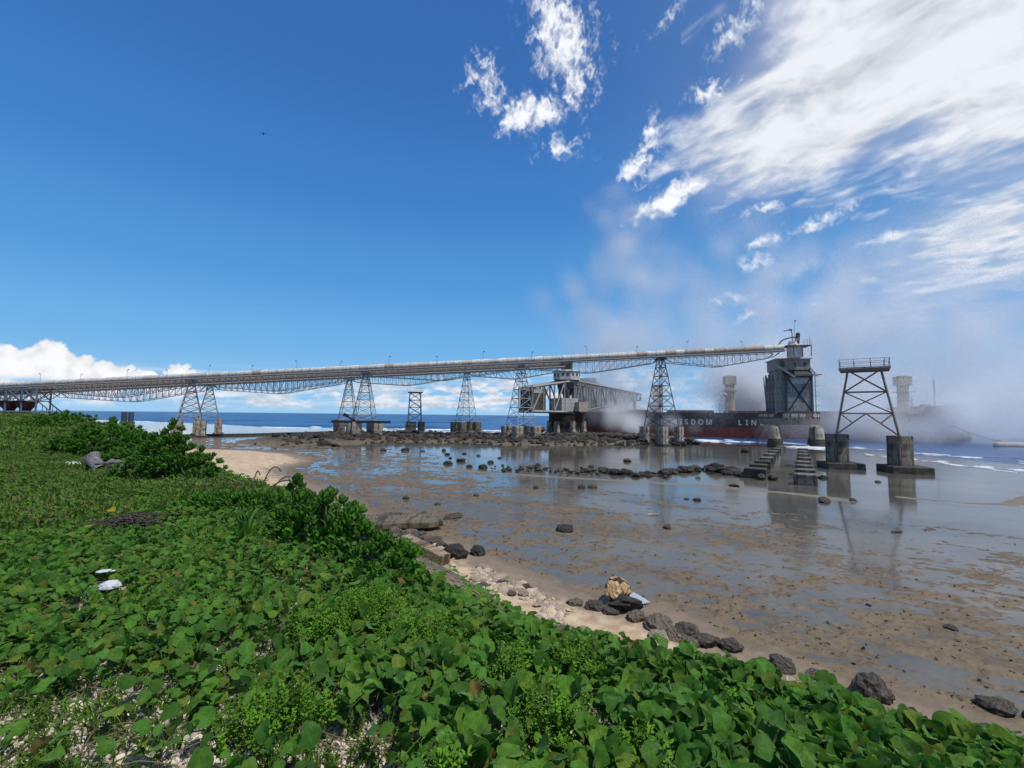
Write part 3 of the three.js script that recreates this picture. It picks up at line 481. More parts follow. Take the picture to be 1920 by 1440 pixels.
{ // near loader at the right, seen from its rear end
  const x = 78, z = -128, turn = -0.222, c = Math.cos(turn), s = Math.sin(turn), place = thing('pier_platform', 'rusty railed ring platform on conical piers under the boxy loader', 'platform', [x, 0, z], turn);
  const coneGeo = new THREE.LatheGeometry([[1.95, -0.6], [1.85, 0.6], [1.55, 2.6], [1.3, 4.6], [1.1, 5.2], [0.7, 5.55], [0, 5.6]].map((p) => new THREE.Vector2(...p)), 22);
  for (const [a, b, w] of [[-5.2, 5.0, 'left front'], [5.2, 5.0, 'right front'], [8.2, -4.6, 'right rear'], [-2.2, -4.6, 'left rear']]) {
    const q = thing('conical_pier', w + ' whitish conical pier, dark at the foot, under the boxy loader', 'pier', [x + a * c + b * s, 0, z - a * s + b * c], a, 'conical piers under the boxy loader');
    part('cone', roughen(coneGeo.clone(), 0.05, 0.9, a + b), M.concrete, q);
    part('weed_collar', roughen(new THREE.LatheGeometry([[1.98, -0.6], [1.93, 0.6], [1.8, 1.4], [1.72, 2.0], [1.6, 2.05]].map((p) => new THREE.Vector2(...p)), 22), 0.09, 1.1, b), M.wetConcrete, q);
  }
  part('ring_girder', new THREE.CylinderGeometry(6.6, 6.0, 1.3, 12, 1), M.rusty, place, [0, 6.6, 0]); part('deck', new THREE.CylinderGeometry(7.4, 7.4, 0.25, 24), M.steelDark, place, [0, 7.4, 0]); part('fascia', new THREE.CylinderGeometry(7.45, 7.2, 1.5, 24, 1, true), coverDust, place, [0, 6.6, 0]);
  for (let i = 0; i < 24; i++) { const a = i / 24 * 6.283, b = (i + 1) / 24 * 6.283, p = (t, y) => V(Math.sin(t) * 7.25, y, Math.cos(t) * 7.25); bar('rail_post', place, p(a, 7.5), p(a, 9.3), 0.2, M.rusty); for (const y of [8.3, 9.3]) bar('hand_rail', place, p(a, y), p(b, y), 0.12, M.rusty); if (i % 5 !== 1) { const m = p((a + b) / 2, 8.3); part('rail_panel', boxM(1.65, 0.75, 0.05), [coverRust, M.greyPanel][i % 2], place, m.toArray(), [0, (a + b) / 2, 0]); } bar('bracket', place, p(a, 7.3), V(Math.sin(a) * 6.0, 6.2, Math.cos(a) * 6.0), 0.16, M.rusty); }
  const g = thing('boom_loader', 'boxy grey loader with dark braced panels at the right conveyor head', 'loader', [x, 0, z], turn);
  const dk = std({ map: galvTex, color: lin(0.33, 0.35, 0.38), roughness: 0.85 }), gp = std({ map: galvTex, color: lin(0.4, 0.41, 0.42), roughness: 0.8 });
  part('body', boxM(6.2, 10.6, 9), dk, g, [1.3, 14.3, 0]); part('side_cladding', boxM(2.6, 10.2, 7.6), gp, g, [-2.9, 14.1, -0.4]);
  part('base_skirt', boxM(7.4, 1.2, 9.6), gp, g, [1.0, 8.3, 0]);
  for (const [a, b] of [[[-1.75, 9.2], [4.35, 18.9]], [[4.35, 9.2], [-1.75, 18.9]]]) bar('panel_brace', g, V(a[0], a[1], 4.58), V(b[0], b[1], 4.58), 0.3, M.black, 0.12);
  for (const y of [9.1, 19.0]) bar('panel_beam', g, V(-2, y, 4.6), V(4.6, y, 4.6), 0.4, M.steelDark, 0.2);
  for (const u of [-1.8, 4.4]) bar('corner_post', g, V(u, 8.9, 4.6), V(u, 19.2, 4.6), 0.36, M.steelDark);
  part('rear_patch', boxM(3.4, 2.2, 0.06), gp, g, [1.4, 10.6, 4.56]); part('rear_patch', boxM(4.4, 1.5, 0.06), M.greyPanel, g, [1.6, 17.7, 4.56]);
  for (let i = 0; i < 4; i++) { const u = -4.35; bar('side_post', g, V(u - 0.2, 8.8, 4.3 - i * 2.6), V(u - 0.2, 20, 4.3 - i * 2.6), 0.32, gp); bar('side_brace', g, V(u, 9, 4 - i * 2.6), V(u, 19.6, 1.6 - i * 2.6), 0.26, M.darkBand); }
  for (let k = 0; k < 5; k++) bar('side_rung', g, V(-4.4, 10 + k * 2.1, 3.6), V(-4.4, 10 + k * 2.1, -4), 0.2, M.rusty);
  
  // sloping roof sheets under the top house
  const roof = part('sloping_roof', boxM(7.0, 0.22, 3.4), M.steelDark, g, [1.0, 20.1, 4.2], [0.62, 0, 0]); for (let i = 0; i < 5; i++) part('roof_rib', boxM(7.0, 0.14, 0.12), M.black, roof, [0, 0.17, -1.4 + i * 0.7]);
  bar('roof_beam', g, V(-4.2, 22.2, 4.6), V(-0.2, 18.7, 6.0), 0.5, M.greyPanel); bar('roof_beam', g, V(4.3, 21.4, 4.0), V(5.2, 19.0, 5.6), 0.4, M.greyPanel);
  part('neck', boxM(7.6, 2.6, 7.8), gp, g, [0.2, 20.0, -0.2]); part('top_house', boxM(8.4, 2.9, 8), std({ map: galvTex, color: lin(0.44, 0.44, 0.43), roughness: 0.8 }), g, [0.2, 22.3, 0]); part('top_house_roof', boxM(9.0, 0.3, 8.8), M.steelPale, g, [0.2, 23.9, 0]);
  for (const u of [-2.6, 0.6, 3.0]) part('house_window', boxM(u < -2 ? 1.2 : 0.6, u < -2 ? 1.6 : 0.9, 0.1), M.window, g, [u, 22.4, 4.03]);
  for (let k = 0; k < 4; k++) { bar('side_gantry', g, V(4.4, 11 + k * 2.7, 4.3), V(6.4, 11 + k * 2.7, 4.3), 0.1, M.steel); } bar('gantry_post', g, V(5.3, 9.2, 4.3), V(5.3, 20.2, 4.3), 0.14, std({ color: lin(0.12, 0.2, 0.18), roughness: 0.7 })); bar('side_gantry', g, V(3.6, 19.4, 4.8), V(6.8, 19.4, 4.8), 0.2, M.steelDark);
  boom(g, [1.5, -5], [12.5, -40], [3, 2], [10, 20], [15.5, 18.5], 10, 0.36, gp);
  // conveyor head: drive machinery, deck with rails, bent exhaust pipes and a mast
  const h = thing('drive_house', 'grey drive house with bent pipes and mast at the conveyor end', 'machine house', [75.4, 24, -122.6], turn);
  part('house', boxM(3.0, 2.9, 3.0), M.galv, h, [1.4, 1.45, 0]); part('hood', new THREE.CylinderGeometry(1.0, 1.5, 1.6, 14), M.galv, h, [1.0, 3.7, 0]); part('deck', boxM(6.2, 0.16, 4.6), M.rusty, h, [1.6, 3.0, 0]);
  for (const u of [-1.2, 0.4, 2.4, 4.6]) bar('deck_leg', h, V(u, 0.1, 2.1), V(u, 3, 2.1), 0.16, M.rusty);
  for (const u of [2.9, 3.7, 4.6]) rod('rail_post', h, V(u, 3, 2.2), V(u, 4.6, 2.2), 0.05, M.steelPale); for (const y of [3.8, 4.6]) rod('hand_rail', h, V(2.9, y, 2.2), V(4.6, y, 2.2), 0.045, M.steelPale);
  part('motor', new THREE.CylinderGeometry(0.5, 0.6, 2.4, 12), M.steelDark, h, [2.0, 5.0, 0.4], [0, 0, -0.15]); part('motor_cap', new THREE.SphereGeometry(0.55, 12, 8), M.steelDark, h, [2.15, 6.3, 0.4]);
  bar('brace_plate', h, V(-0.6, 3.1, 1.6), V(1.8, 4.9, 1.6), 0.35, M.steelPale, 0.1);
  const pipe = (name, pts, r, m) => part(name, new THREE.TubeGeometry(new THREE.CatmullRomCurve3(pts.map((p) => V(...p)), false, 'centripetal'), 24, r, 8), m, h);
  pipe('bent_pipe', [[-2.8, 2.9, 0.5], [-2.2, 4.3, 0.5], [-1.4, 4.9, 0.5], [0.8, 5.5, 0.5], [2.0, 5.5, 0.5]], 0.17, M.steelDark); pipe('davit', [[0.7, 4.4, 0.6], [0.5, 7.2, 0.6], [0.2, 7.5, 0.6], [-1.4, 7.2, 0.6]], 0.12, M.steelDark); part('davit_head', boxM(0.7, 0.4, 0.4), M.steelDark, h, [0.3, 7.5, 0.6]);
  rod('mast', h, V(1.5, 5, 0), V(1.5, 10.2, 0), 0.05, M.steel); part('mast_lamp', new THREE.SphereGeometry(0.2, 8, 6), M.steelDark, h, [1.75, 10.1, 0]); rod('post', h, V(4.4, 3.0, 1.8), V(4.4, 5.6, 1.8), 0.05, M.steel);
}

// ------------------------------------------------------------------ old hopper frame at the left edge
{
  const g = thing('hopper_frame', 'old steel frame with rusty hoppers under the conveyor at left edge', 'hopper', [-153, 0, -143]);
  const blue = std({ color: lin(0.12, 0.15, 0.2), roughness: 0.7 }), hop = std({ map: rustTex, color: lin(0.42, 0.36, 0.34), roughness: 0.9 });
  for (const u of [-14, -9, -4, 1, 5.5]) for (const v of [-2.2, 2.2]) bar('leg', g, V(u, 1, v), V(u, 14.5, v), 0.32, blue);
  for (const y of [7, 10.4, 14.3]) for (const v of [-2.2, 2.2]) bar('girder', g, V(-16, y, v), V(5.5, y, v), 0.3, blue);
  for (const u of [-14, -9, -4, 1]) for (const v of [-2.2, 2.2]) { bar('brace', g, V(u, 10.4, v), V(u + 4.7, 14.3, v), 0.22, blue); bar('brace', g, V(u, 14.3, v), V(u + 4.7, 10.4, v), 0.22, blue); }
  for (const u of [-4.6, 0.6]) { const c = part('hopper', new THREE.CylinderGeometry(3.0, 1.1, 3.2, 4, 1), hop, g, [u, 8.9, 0.4], [0, Math.PI / 4, 0]); }
  part('bunker', boxM(6.0, 1.6, 3.6), std({ map: rustTex, color: lin(0.95, 0.9, 0.82), roughness: 0.9 }), g, [0.2, 6.2, 1.2]); part('bunker', boxM(6.0, 2.2, 3.4), hop, g, [-6.4, 6.0, 1.2]);
  for (const v of [-1.6, 1.6]) { bar('incline_chord', g, V(5.6, 10.2, v), V(12.4, 5.2, v), 0.26, blue); bar('incline_chord', g, V(1.6, 7.4, v), V(5.8, 3.6, v), 0.3, blue); bar('incline_tie', g, V(5.6, 4.6, v), V(12.4, 5.0, v), 0.2, blue); for (let i = 1; i < 5; i++) { const t = i / 5; bar('incline_post', g, V(lerp(5.6, 12.4, t), lerp(10.2, 5.2, t), v), V(lerp(5.6, 12.4, t), lerp(4.6, 5, t), v), 0.14, blue); } }
  pier(-159.5, -139, 4.6, 3, 2.7, 0.1, 'low brown concrete block under the rusty hoppers', M.oldConcrete); pier(-166, -139, 3.4, 3, 2.7, 0.1, 'low concrete block at the left edge under the rusty frame', M.oldConcrete);
  pier(-148.5, -140, 2.4, 3, 2.2, 0.1, 'low concrete block right of the rusty hoppers', M.oldConcrete);
  for (const u of [-3.6, -1.2]) bar('leg', g, V(u, 1.5, 3.2), V(u, 5.8, 3.2), 0.2, blue);
}
// ------------------------------------------------------------------ low sea wall and twin mooring posts
{
  const pts = [[-116, -132], [-97, -141.5], [-86, -152], [-69, -178]], g = thing('sea_wall', 'long low dark wall across the shallows left of the piers', 'wall');
  for (let i = 0; i < 3; i++) { const [ax, az] = pts[i], [bx, bz] = pts[i + 1], n = 5; for (let k = 0; k < n; k++) { const p = (t) => V(lerp(ax, bx, t), 0.15, lerp(az, bz, t)), a = p(k / n), b = p((k + 1) / n - 0.004), m = bar('wall_block', g, a, b, 1, M.wetConcrete); m.geometry = unit; m.scale.set(1.5, m.scale.y, 0.95 + 0.14 * rnd()); m.up.set(0, 1, 0); const len = m.scale.y; m.rotation.set(0, 0, 0); m.lookAt(b.clone().setY(0.15)); m.scale.set(1.4, 0.95 + 0.15 * rnd(), len); } }
  for (const [x, w] of [[-252, 'left'], [-247.6, 'right']]) { const p = thing('mooring_post', w + ' of two dark round posts standing out in the surf', 'post', [x, 0, -296], 0, 'twin posts in the surf'); part('shaft', new THREE.CylinderGeometry(1.55, 1.55, 6.2, 18), std({ color: lin(0.035, 0.05, 0.085), roughness: 0.7 }), p, [0, 4.0, 0]); part('base', new THREE.CylinderGeometry(2.1, 2.4, 1.9, 16), std({ map: rustTex, color: lin(0.8, 0.7, 0.66), roughness: 0.9 }), p, [0, 0.2, 0]); }
}
// ------------------------------------------------------------------ the bulk carrier
const font = await new FontLoader().loadAsync('fonts/droid/droid_sans_bold.typeface.json');
{
  const L = 146, g = thing('cargo_ship', 'dark bulk carrier with red lower hull and cream lettering, half lost in dust', 'ship', [23.5, 0, -197.2], -0.2208);
  const topside = std({ map: tex(512, 256, (u, v) => { const n = fbmTile(u * 16, v * 4, 16, 4), s = fbmTile(u * 64, v * 2, 64, 3), f = fbmTile(u * 128, v * 64, 128, 2); return mixc(mixc([0.17, 0.19, 0.22], [0.12, 0.135, 0.16], clamp(0.5 + n)), [0.30, 0.25, 0.22], sstep(0.3, 0.6, s + n * 0.4) * 0.4).map((x) => x * (1 + 0.1 * f)); }), roughness: 0.6 });
  const boot = std({ map: tex(512, 128, (u, v) => { const n = fbmTile(u * 16, v * 4, 16, 5), s = fbmTile(u * 64, v * 2, 64, 3); return mixc(mixc([0.44, 0.2, 0.17], [0.34, 0.155, 0.14], clamp(0.5 + n)), [0.22, 0.15, 0.14], sstep(0.2, 0.5, s) * 0.6); }), roughness: 0.75 });
  const B = 11.5, N = 60;
  const halfW = (u, y) => { const fine = sstep(-3, 9, y), end = lerp(0.955, 1.0, Math.pow(clamp((y - 2) / 9), 0.8)); const k = clamp((end - u) / lerp(0.19, 0.13, fine)); const st = lerp(0.72, 1, sstep(0, 0.1, u)); return B * Math.pow(Math.sin(Math.min(1, k) * Math.PI / 2), 0.75) * st; };
  const deckY = (u) => 9.4 + (u > 0.865 ? 2.5 : 0) + 1.2 * sstep(0.8, 1, u);
  const shell = (ys, name, m) => {
    const us = []; for (let i = 0; i <= N; i++) us.push(i / N); us.push(0.8649, 0.8651); us.sort((a, b) => a - b);
    const geos = [1, -1].map((k) => { const q = gridGeometry(us, ys, (u, f) => { const y = f < 2 ? lerp(-1, 3.9, f) : lerp(3.9, deckY(u), f - 2), e = lerp(0.955, 1.0, Math.pow(clamp((y - 2) / 9), 0.8)); const uu = Math.min(u, e); return [uu * L, y, k * halfW(uu, y), u * 7, y / 6]; }); if (k > 0) { const ix = q.index.array; for (let i = 0; i < ix.length; i += 3) { const t = ix[i]; ix[i] = ix[i + 1]; ix[i + 1] = t; } q.computeVertexNormals(); } return q; });
    return part(name, mergeGeometries(geos), m, g);
  };
  shell([0, 0.25, 0.5, 0.75, 1], 'hull_bottom', boot); shell([2, 2.2, 2.4, 2.6, 2.8, 3], 'hull_topside', topside);
  { const us = []; for (let i = 0; i <= N; i++) us.push(i / N); part('deck', gridGeometry(us, [-1, 1], (u, k) => [Math.min(u, 0.998) * L, deckY(u) - 0.9, k * halfW(Math.min(u, 0.998), deckY(u)) * 0.99, u * 20, k]), std({ color: lin(0.16, 0.07, 0.05), roughness: 0.85 }), g); }
  part('transom', boxM(0.4, 10.2, 15.6), topside, g, [0.1, 4.3, 0]);
  const bulb = new THREE.CapsuleGeometry(1.95, 5.5, 8, 20); bulb.rotateZ(Math.PI / 2); part('bulbous_bow', bulb, boot, g, [141.8, 1.6, 0]);
  const letters = std({ color: lin(0.42, 0.4, 0.34), roughness: 0.7 });
  for (const [ch, t] of [['W', 43.0], ['I', 45.6], ['S', 47.6], ['D', 50.1], ['O', 52.8], ['M', 55.7], ['L', 66.7], ['I', 69.0], ['N', 71.4], ['E', 74.2]]) { const q = new TextGeometry(ch, { font, size: 2.05, depth: 0.06, curveSegments: 6 }); q.computeBoundingBox(); q.translate(-(q.boundingBox.max.x + q.boundingBox.min.x) / 2, 0, 0); part('letter', q, letters, g, [t, 4.75, B + 0.03]); }
  const cream = std({ map: galvTex, color: lin(0.8, 0.73, 0.58), roughness: 0.75 });
  for (const [x, top] of [[38, 21], [66, 24.6], [126, 24]]) {   // deck cranes
    const c = part('crane_post', new THREE.CylinderGeometry(1.75, 1.9, top - 9, 16), cream, g, [x, (top + 8.6) / 2, 0]); part('crane_house', boxM(4.2, 3.4, 4.0), cream, c, [0, (top - 9) / 2 - 1.9, 0]); part('crane_platform', boxM(5, 0.2, 5), M.steelPale, c, [0, (top - 9) / 2 - 6, 0]);
  }
  for (let i = 0; i < 5; i++) part('hatch_cover', boxM(16, 1.6, 14), std({ color: lin(0.2, 0.09, 0.06), roughness: 0.8 }), g, [28 + i * 22.5 + (i > 2 ? 2 : 0), 9.5, 0]);
  part('superstructure', boxM(11, 13, 19), M.galv, g, [9, 15.0, 0]); part('bridge_wing', boxM(7, 2.6, 23), M.galv, g, [10, 21.8, 0]); part('funnel', boxM(4, 6, 4), M.steelDark, g, [3.2, 22, 0]);
  for (let i = 0; i < 4; i++) for (let k = 0; k < 6; k++) part('port_window', boxM(0.06, 0.7, 0.9), M.window, g, [14.53, 11 + i * 2.8, -7 + k * 2.8]);
  // frames and rails on deck
  for (const [x, h] of [[60.2, 4.2], [63, 4.2], [116, 4], [119.4, 4], [122.6, 4], [123.8, 6.4]]) bar('deck_frame', g, V(x, 9, 9), V(x, 9 + h, 9), 0.3, M.steelPale); for (const y of [10.8, 12.6]) { bar('deck_frame', g, V(60.2, y, 9), V(64.5, y, 9), 0.2, M.steelPale); bar('deck_frame', g, V(116, y, 9), V(123, y, 9), 0.2, M.steelPale); }
  part('radar_dome', new THREE.SphereGeometry(0.7, 12, 8), M.steelPale, g, [63.6, 16.6, 3]);
  part('mast', new THREE.CylinderGeometry(0.25, 0.35, 12, 8), M.steelPale, g, [136, 16.5, 0]); part('deck_locker', boxM(3.4, 4.6, 3), M.steelPale, g, [36, 11.2, 8]);
  for (let i = 0; i < 30; i++) { const x = 20 + i * 3.5; bar('rail_post', g, V(x, 9.3, 11.3), V(x, 10.3, 11.3), 0.08, M.steelPale); }
  bar('rail', g, V(20, 10.3, 11.3), V(122, 10.3, 11.3), 0.08, M.steelPale);
  part('windlass', new THREE.CylinderGeometry(0.8, 0.8, 4, 12), M.steelDark, g, [133, 12.6, 0], [Math.PI / 2, 0, 0]);
}
{ // mooring buoys
  const b = thing('mooring_buoy', 'pale pink cylinder buoy floating at the far right', 'buoy', [143, 0, -131], -0.3); const c = new THREE.CapsuleGeometry(0.95, 5.4, 6, 16); c.rotateZ(Math.PI / 2); part('float', c, std({ color: lin(0.5, 0.38, 0.33), roughness: 0.7 }), b, [0, 0.45, 0]); part('ring', new THREE.TorusGeometry(0.4, 0.09, 8, 14), M.steelDark, b, [-2.4, 1.5, 0]); part('mooring_rope', new THREE.TubeGeometry(new THREE.CatmullRomCurve3([V(-2.4, 1.6, 0), V(-6, 3.0, -2), V(-11, 6, -5)]), 12, 0.06, 5), M.steelDark, b);
  const d = thing('marker_buoy', 'small rusty red float left of the drum foundation', 'buoy', [9.4, 0, -150]); part('float', new THREE.SphereGeometry(1.5, 16, 12), std({ map: rustTex, color: lin(0.9, 0.55, 0.45), roughness: 0.85 }), d, [0, 3.0, 0]).scale.set(1.15, 0.75, 1); part('stalk', new THREE.CylinderGeometry(0.3, 0.5, 3, 8), M.steelDark, d, [0, 1.2, 0]);
  part('rope', new THREE.TubeGeometry(new THREE.CatmullRomCurve3([V(-2.8, 4.8, 19), V(1, 3.7, 2), V(5, 6.0, -8)]), 16, 0.05, 5), M.steelDark, d);
}
{ // far low headland at the right
  const us = [], vs = [0, 0.3, 0.7, 1]; for (let i = 0; i <= 60; i++) us.push(i / 60);
  structure('headland', gridGeometry(us, vs, (u, v) => { const a = (49 + u * 40) * R, r = 3400 + v * 500, h = (14 + 26 * Math.pow(u, 0.6) + 8 * fbm(u * 12, 3, 4)) * Math.sin(Math.min(1, v * 1.4) * Math.PI / 2) * sstep(0, 0.1, u); return [r * Math.sin(a), h - 2, -r * Math.cos(a), u * 40, v * 4]; }), std({ color: lin(0.1, 0.13, 0.1), roughness: 1 }));
}

// ------------------------------------------------------------------ stepped concrete stubs leading out to the boxy loader
{
  const A = [[31.2, -58.5, 2.5], [34.6, -64, 2.3], [38.2, -69.6, 2.2], [42.9, -76.9, 2.2], [48, -85, 2.0], [53.7, -93.7, 1.9], [59.7, -102.6, 1.8], [65.5, -111, 1.8]], B = [[34.0, -53.0, 2.3], [37.4, -58.4, 2.2], [41, -64.1, 2.1], [44.9, -70.4, 2.1], [49.8, -77.8, 2.0], [54.9, -86, 2], [60.4, -94.6, 1.9], [66, -103.5, 1.9]];
  [[A, 'left row'], [B, 'right row']].forEach(([rows, w], k) => rows.forEach(([x, z, s], i) => {
    solo('concrete_stub', roughen(chamfered(s, 1.75 - 0.05 * i, s * 0.85, 0.08), 0.1, 0.9, i + k * 20), i < 3 && k === 0 ? M.wetConcrete : M.oldConcrete, ['first', 'second', 'third', 'fourth', 'fifth', 'sixth', 'seventh', 'eighth'][i] + ' dark concrete stub from the shore in the ' + w, 'stub', [x, -0.6, z], -0.55 + (rnd() - 0.5) * 0.2, 'rows of concrete stubs');
  }));
}

// ------------------------------------------------------------------ rocks
const rockGeos = [0, 1, 2, 3, 4, 5, 6, 7].map((k) => {
  const g = new THREE.IcosahedronGeometry(1, k < 4 ? 5 : 3), p = g.attributes.position, uv = g.attributes.uv, r = rng(90 + k), sx = 0.85 + r() * 0.4, sy = 0.6 + r() * 0.25, sz = 0.8 + r() * 0.4, cuts = [...Array(7)].map(() => [V(r() - 0.5, r() - 0.5, r() - 0.5).normalize(), 0.62 + r() * 0.3]);
  const v = V(0, 0, 0);
  for (let i = 0; i < p.count; i++) {
    v.fromBufferAttribute(p, i).normalize(); const n = v.clone();
    let rad = 1 + 0.26 * fbm3(n.x * 1.4 + k * 7, n.y * 1.4, n.z * 1.4, 3);
    for (const [c, d] of cuts) { const q = n.dot(c) * rad; if (q > d) rad = lerp(rad, d / n.dot(c), 0.8); }
    rad += 0.3 * fbm3(n.x * 3.5 + k, n.y * 3.5, n.z * 3.5, 4) - 0.12 * Math.abs(fbm3(n.x * 6, n.y * 6 + k, n.z * 6, 3));
    v.multiplyScalar(rad); p.setXYZ(i, v.x * sx, v.y * sy, v.z * sz); uv.setXY(i, v.x * 0.9 + v.y * 0.3, v.z * 0.9 - v.y * 0.4);
  }
  g.deleteAttribute('normal'); const q = g; q.computeVertexNormals(); 
  // smooth normals across the shared corners
  const map = new Map(), nn = q.attributes.normal; for (let i = 0; i < p.count; i++) { const key = [p.getX(i), p.getY(i), p.getZ(i)].map((x) => x.toFixed(4)).join(); if (!map.has(key)) map.set(key, [0, 0, 0, []]); const m = map.get(key); m[0] += nn.getX(i); m[1] += nn.getY(i); m[2] += nn.getZ(i); m[3].push(i); }
  for (const m of map.values()) { const l = Math.hypot(m[0], m[1], m[2]) || 1; for (const i of m[3]) nn.setXYZ(i, m[0] / l, m[1] / l, m[2] / l); }
  return q;
});
const rockTex = tex(256, 256, (u, v) => { const n = fbmTile(u * 8, v * 8, 8, 5, 0.6), f = fbmTile(u * 64, v * 64, 64, 2); return g1(0.62 + 0.3 * n + 0.16 * f); });
const rockMat = (r, g, b, bump = 0.06) => std({ map: rockTex, color: lin(r, g, b), roughness: 0.9, bumpMap: bumpRock, bumpScale: bump, flatShading: true });
const RM = { dark: rockMat(0.19, 0.16, 0.12), black: rockMat(0.085, 0.074, 0.06), brown: rockMat(0.34, 0.27, 0.19), tan: rockMat(0.8, 0.64, 0.46), olive: rockMat(0.17, 0.15, 0.085), pale: rockMat(0.95, 0.85, 0.7), ochre: std({ roughness: 0.85, bumpMap: bumpRock, bumpScale: 0.08, map: tex(256, 256, (u, v) => { const n = fbmTile(u * 2, v * 2, 2, 5), f = fbmTile(u * 2, v * 2 + 0.5, 2, 6, 0.6); return mixc(mixc([0.60, 0.47, 0.30], [0.82, 0.73, 0.56], clamp(0.5 + n * 1.5)), [0.25, 0.17, 0.10], sstep(0.0, 0.3, f)); }) }) };
function rock(x, z, s, mat, label, category = 'rock', group, name = 'rock', y) {
  const m = solo(name, rockGeos[Math.floor(rnd() * 8)], mat, label, category, [x, (y ?? Math.max(heightAt(x, z), -0.1)) + s * 0.22, z], rnd() * 6.28, group);
  m.scale.set(s * (0.85 + rnd() * 0.35), s * (0.7 + rnd() * 0.35), s * (0.8 + rnd() * 0.3)); m.rotation.x = (rnd() - 0.5) * 0.6; return m;
}
{ // rubble berm below the towers: the largest one by one, the rest as rubble
  const spots = []; const r = rng(31);
  while (spots.length < 3400) {
    const k = Math.floor(r() * (bermLine.length - 1)), t = r(), [ax, az] = bermLine[k], [bx, bz] = bermLine[k + 1], x = lerp(ax, bx, t) + gauss(r) * 4.6, z = lerp(az, bz, t) + gauss(r) * 9.5;
    const b = polyDist(bermLine, x, z); if (b > 22) continue; spots.push([x, z, 0.42 + 1.05 * Math.pow(r(), 2.6) * (1 - b / 30), b]);
  }
  spots.sort((a, b) => b[2] - a[2]);
  spots.slice(0, 260).forEach(([x, z, s, b], i) => rock(x, z, s, i % 16 === 0 ? RM.brown : i % 7 === 0 ? RM.olive : i % 3 ? RM.black : RM.dark, 'dark boulder in the rubble berm below the conveyor towers', 'boulder', 'boulders of the rubble berm', 'boulder'));
  const rest = new THREE.InstancedMesh(rockGeos[5], rockMat(0.12, 0.105, 0.085), spots.length - 260), m = new THREE.Matrix4(), q = new THREE.Quaternion(), e = new THREE.Euler();
  spots.slice(260).forEach(([x, z, s], i) => { m.compose(V(x, Math.max(-0.1, heightAt(x, z)) + s * 0.25, z), q.setFromEuler(e.set(r() * 0.8, r() * 6.28, r() * 0.8)), V(s, s * (0.6 + 0.5 * r()), s)); rest.setMatrixAt(i, m); const w = 0.6 + r() * 0.8, t = r() < 0.07 ? 2.2 : 1; rest.setColorAt(i, lin(w * t, w * t * 0.95, w * t * 0.85)); });
  rest.name = 'berm_rubble'; rest.userData.kind = 'stuff'; tag(rest, 'small dark rubble filling the berm below the conveyor towers', 'rubble'); shade(rest); scene.add(rest);
}
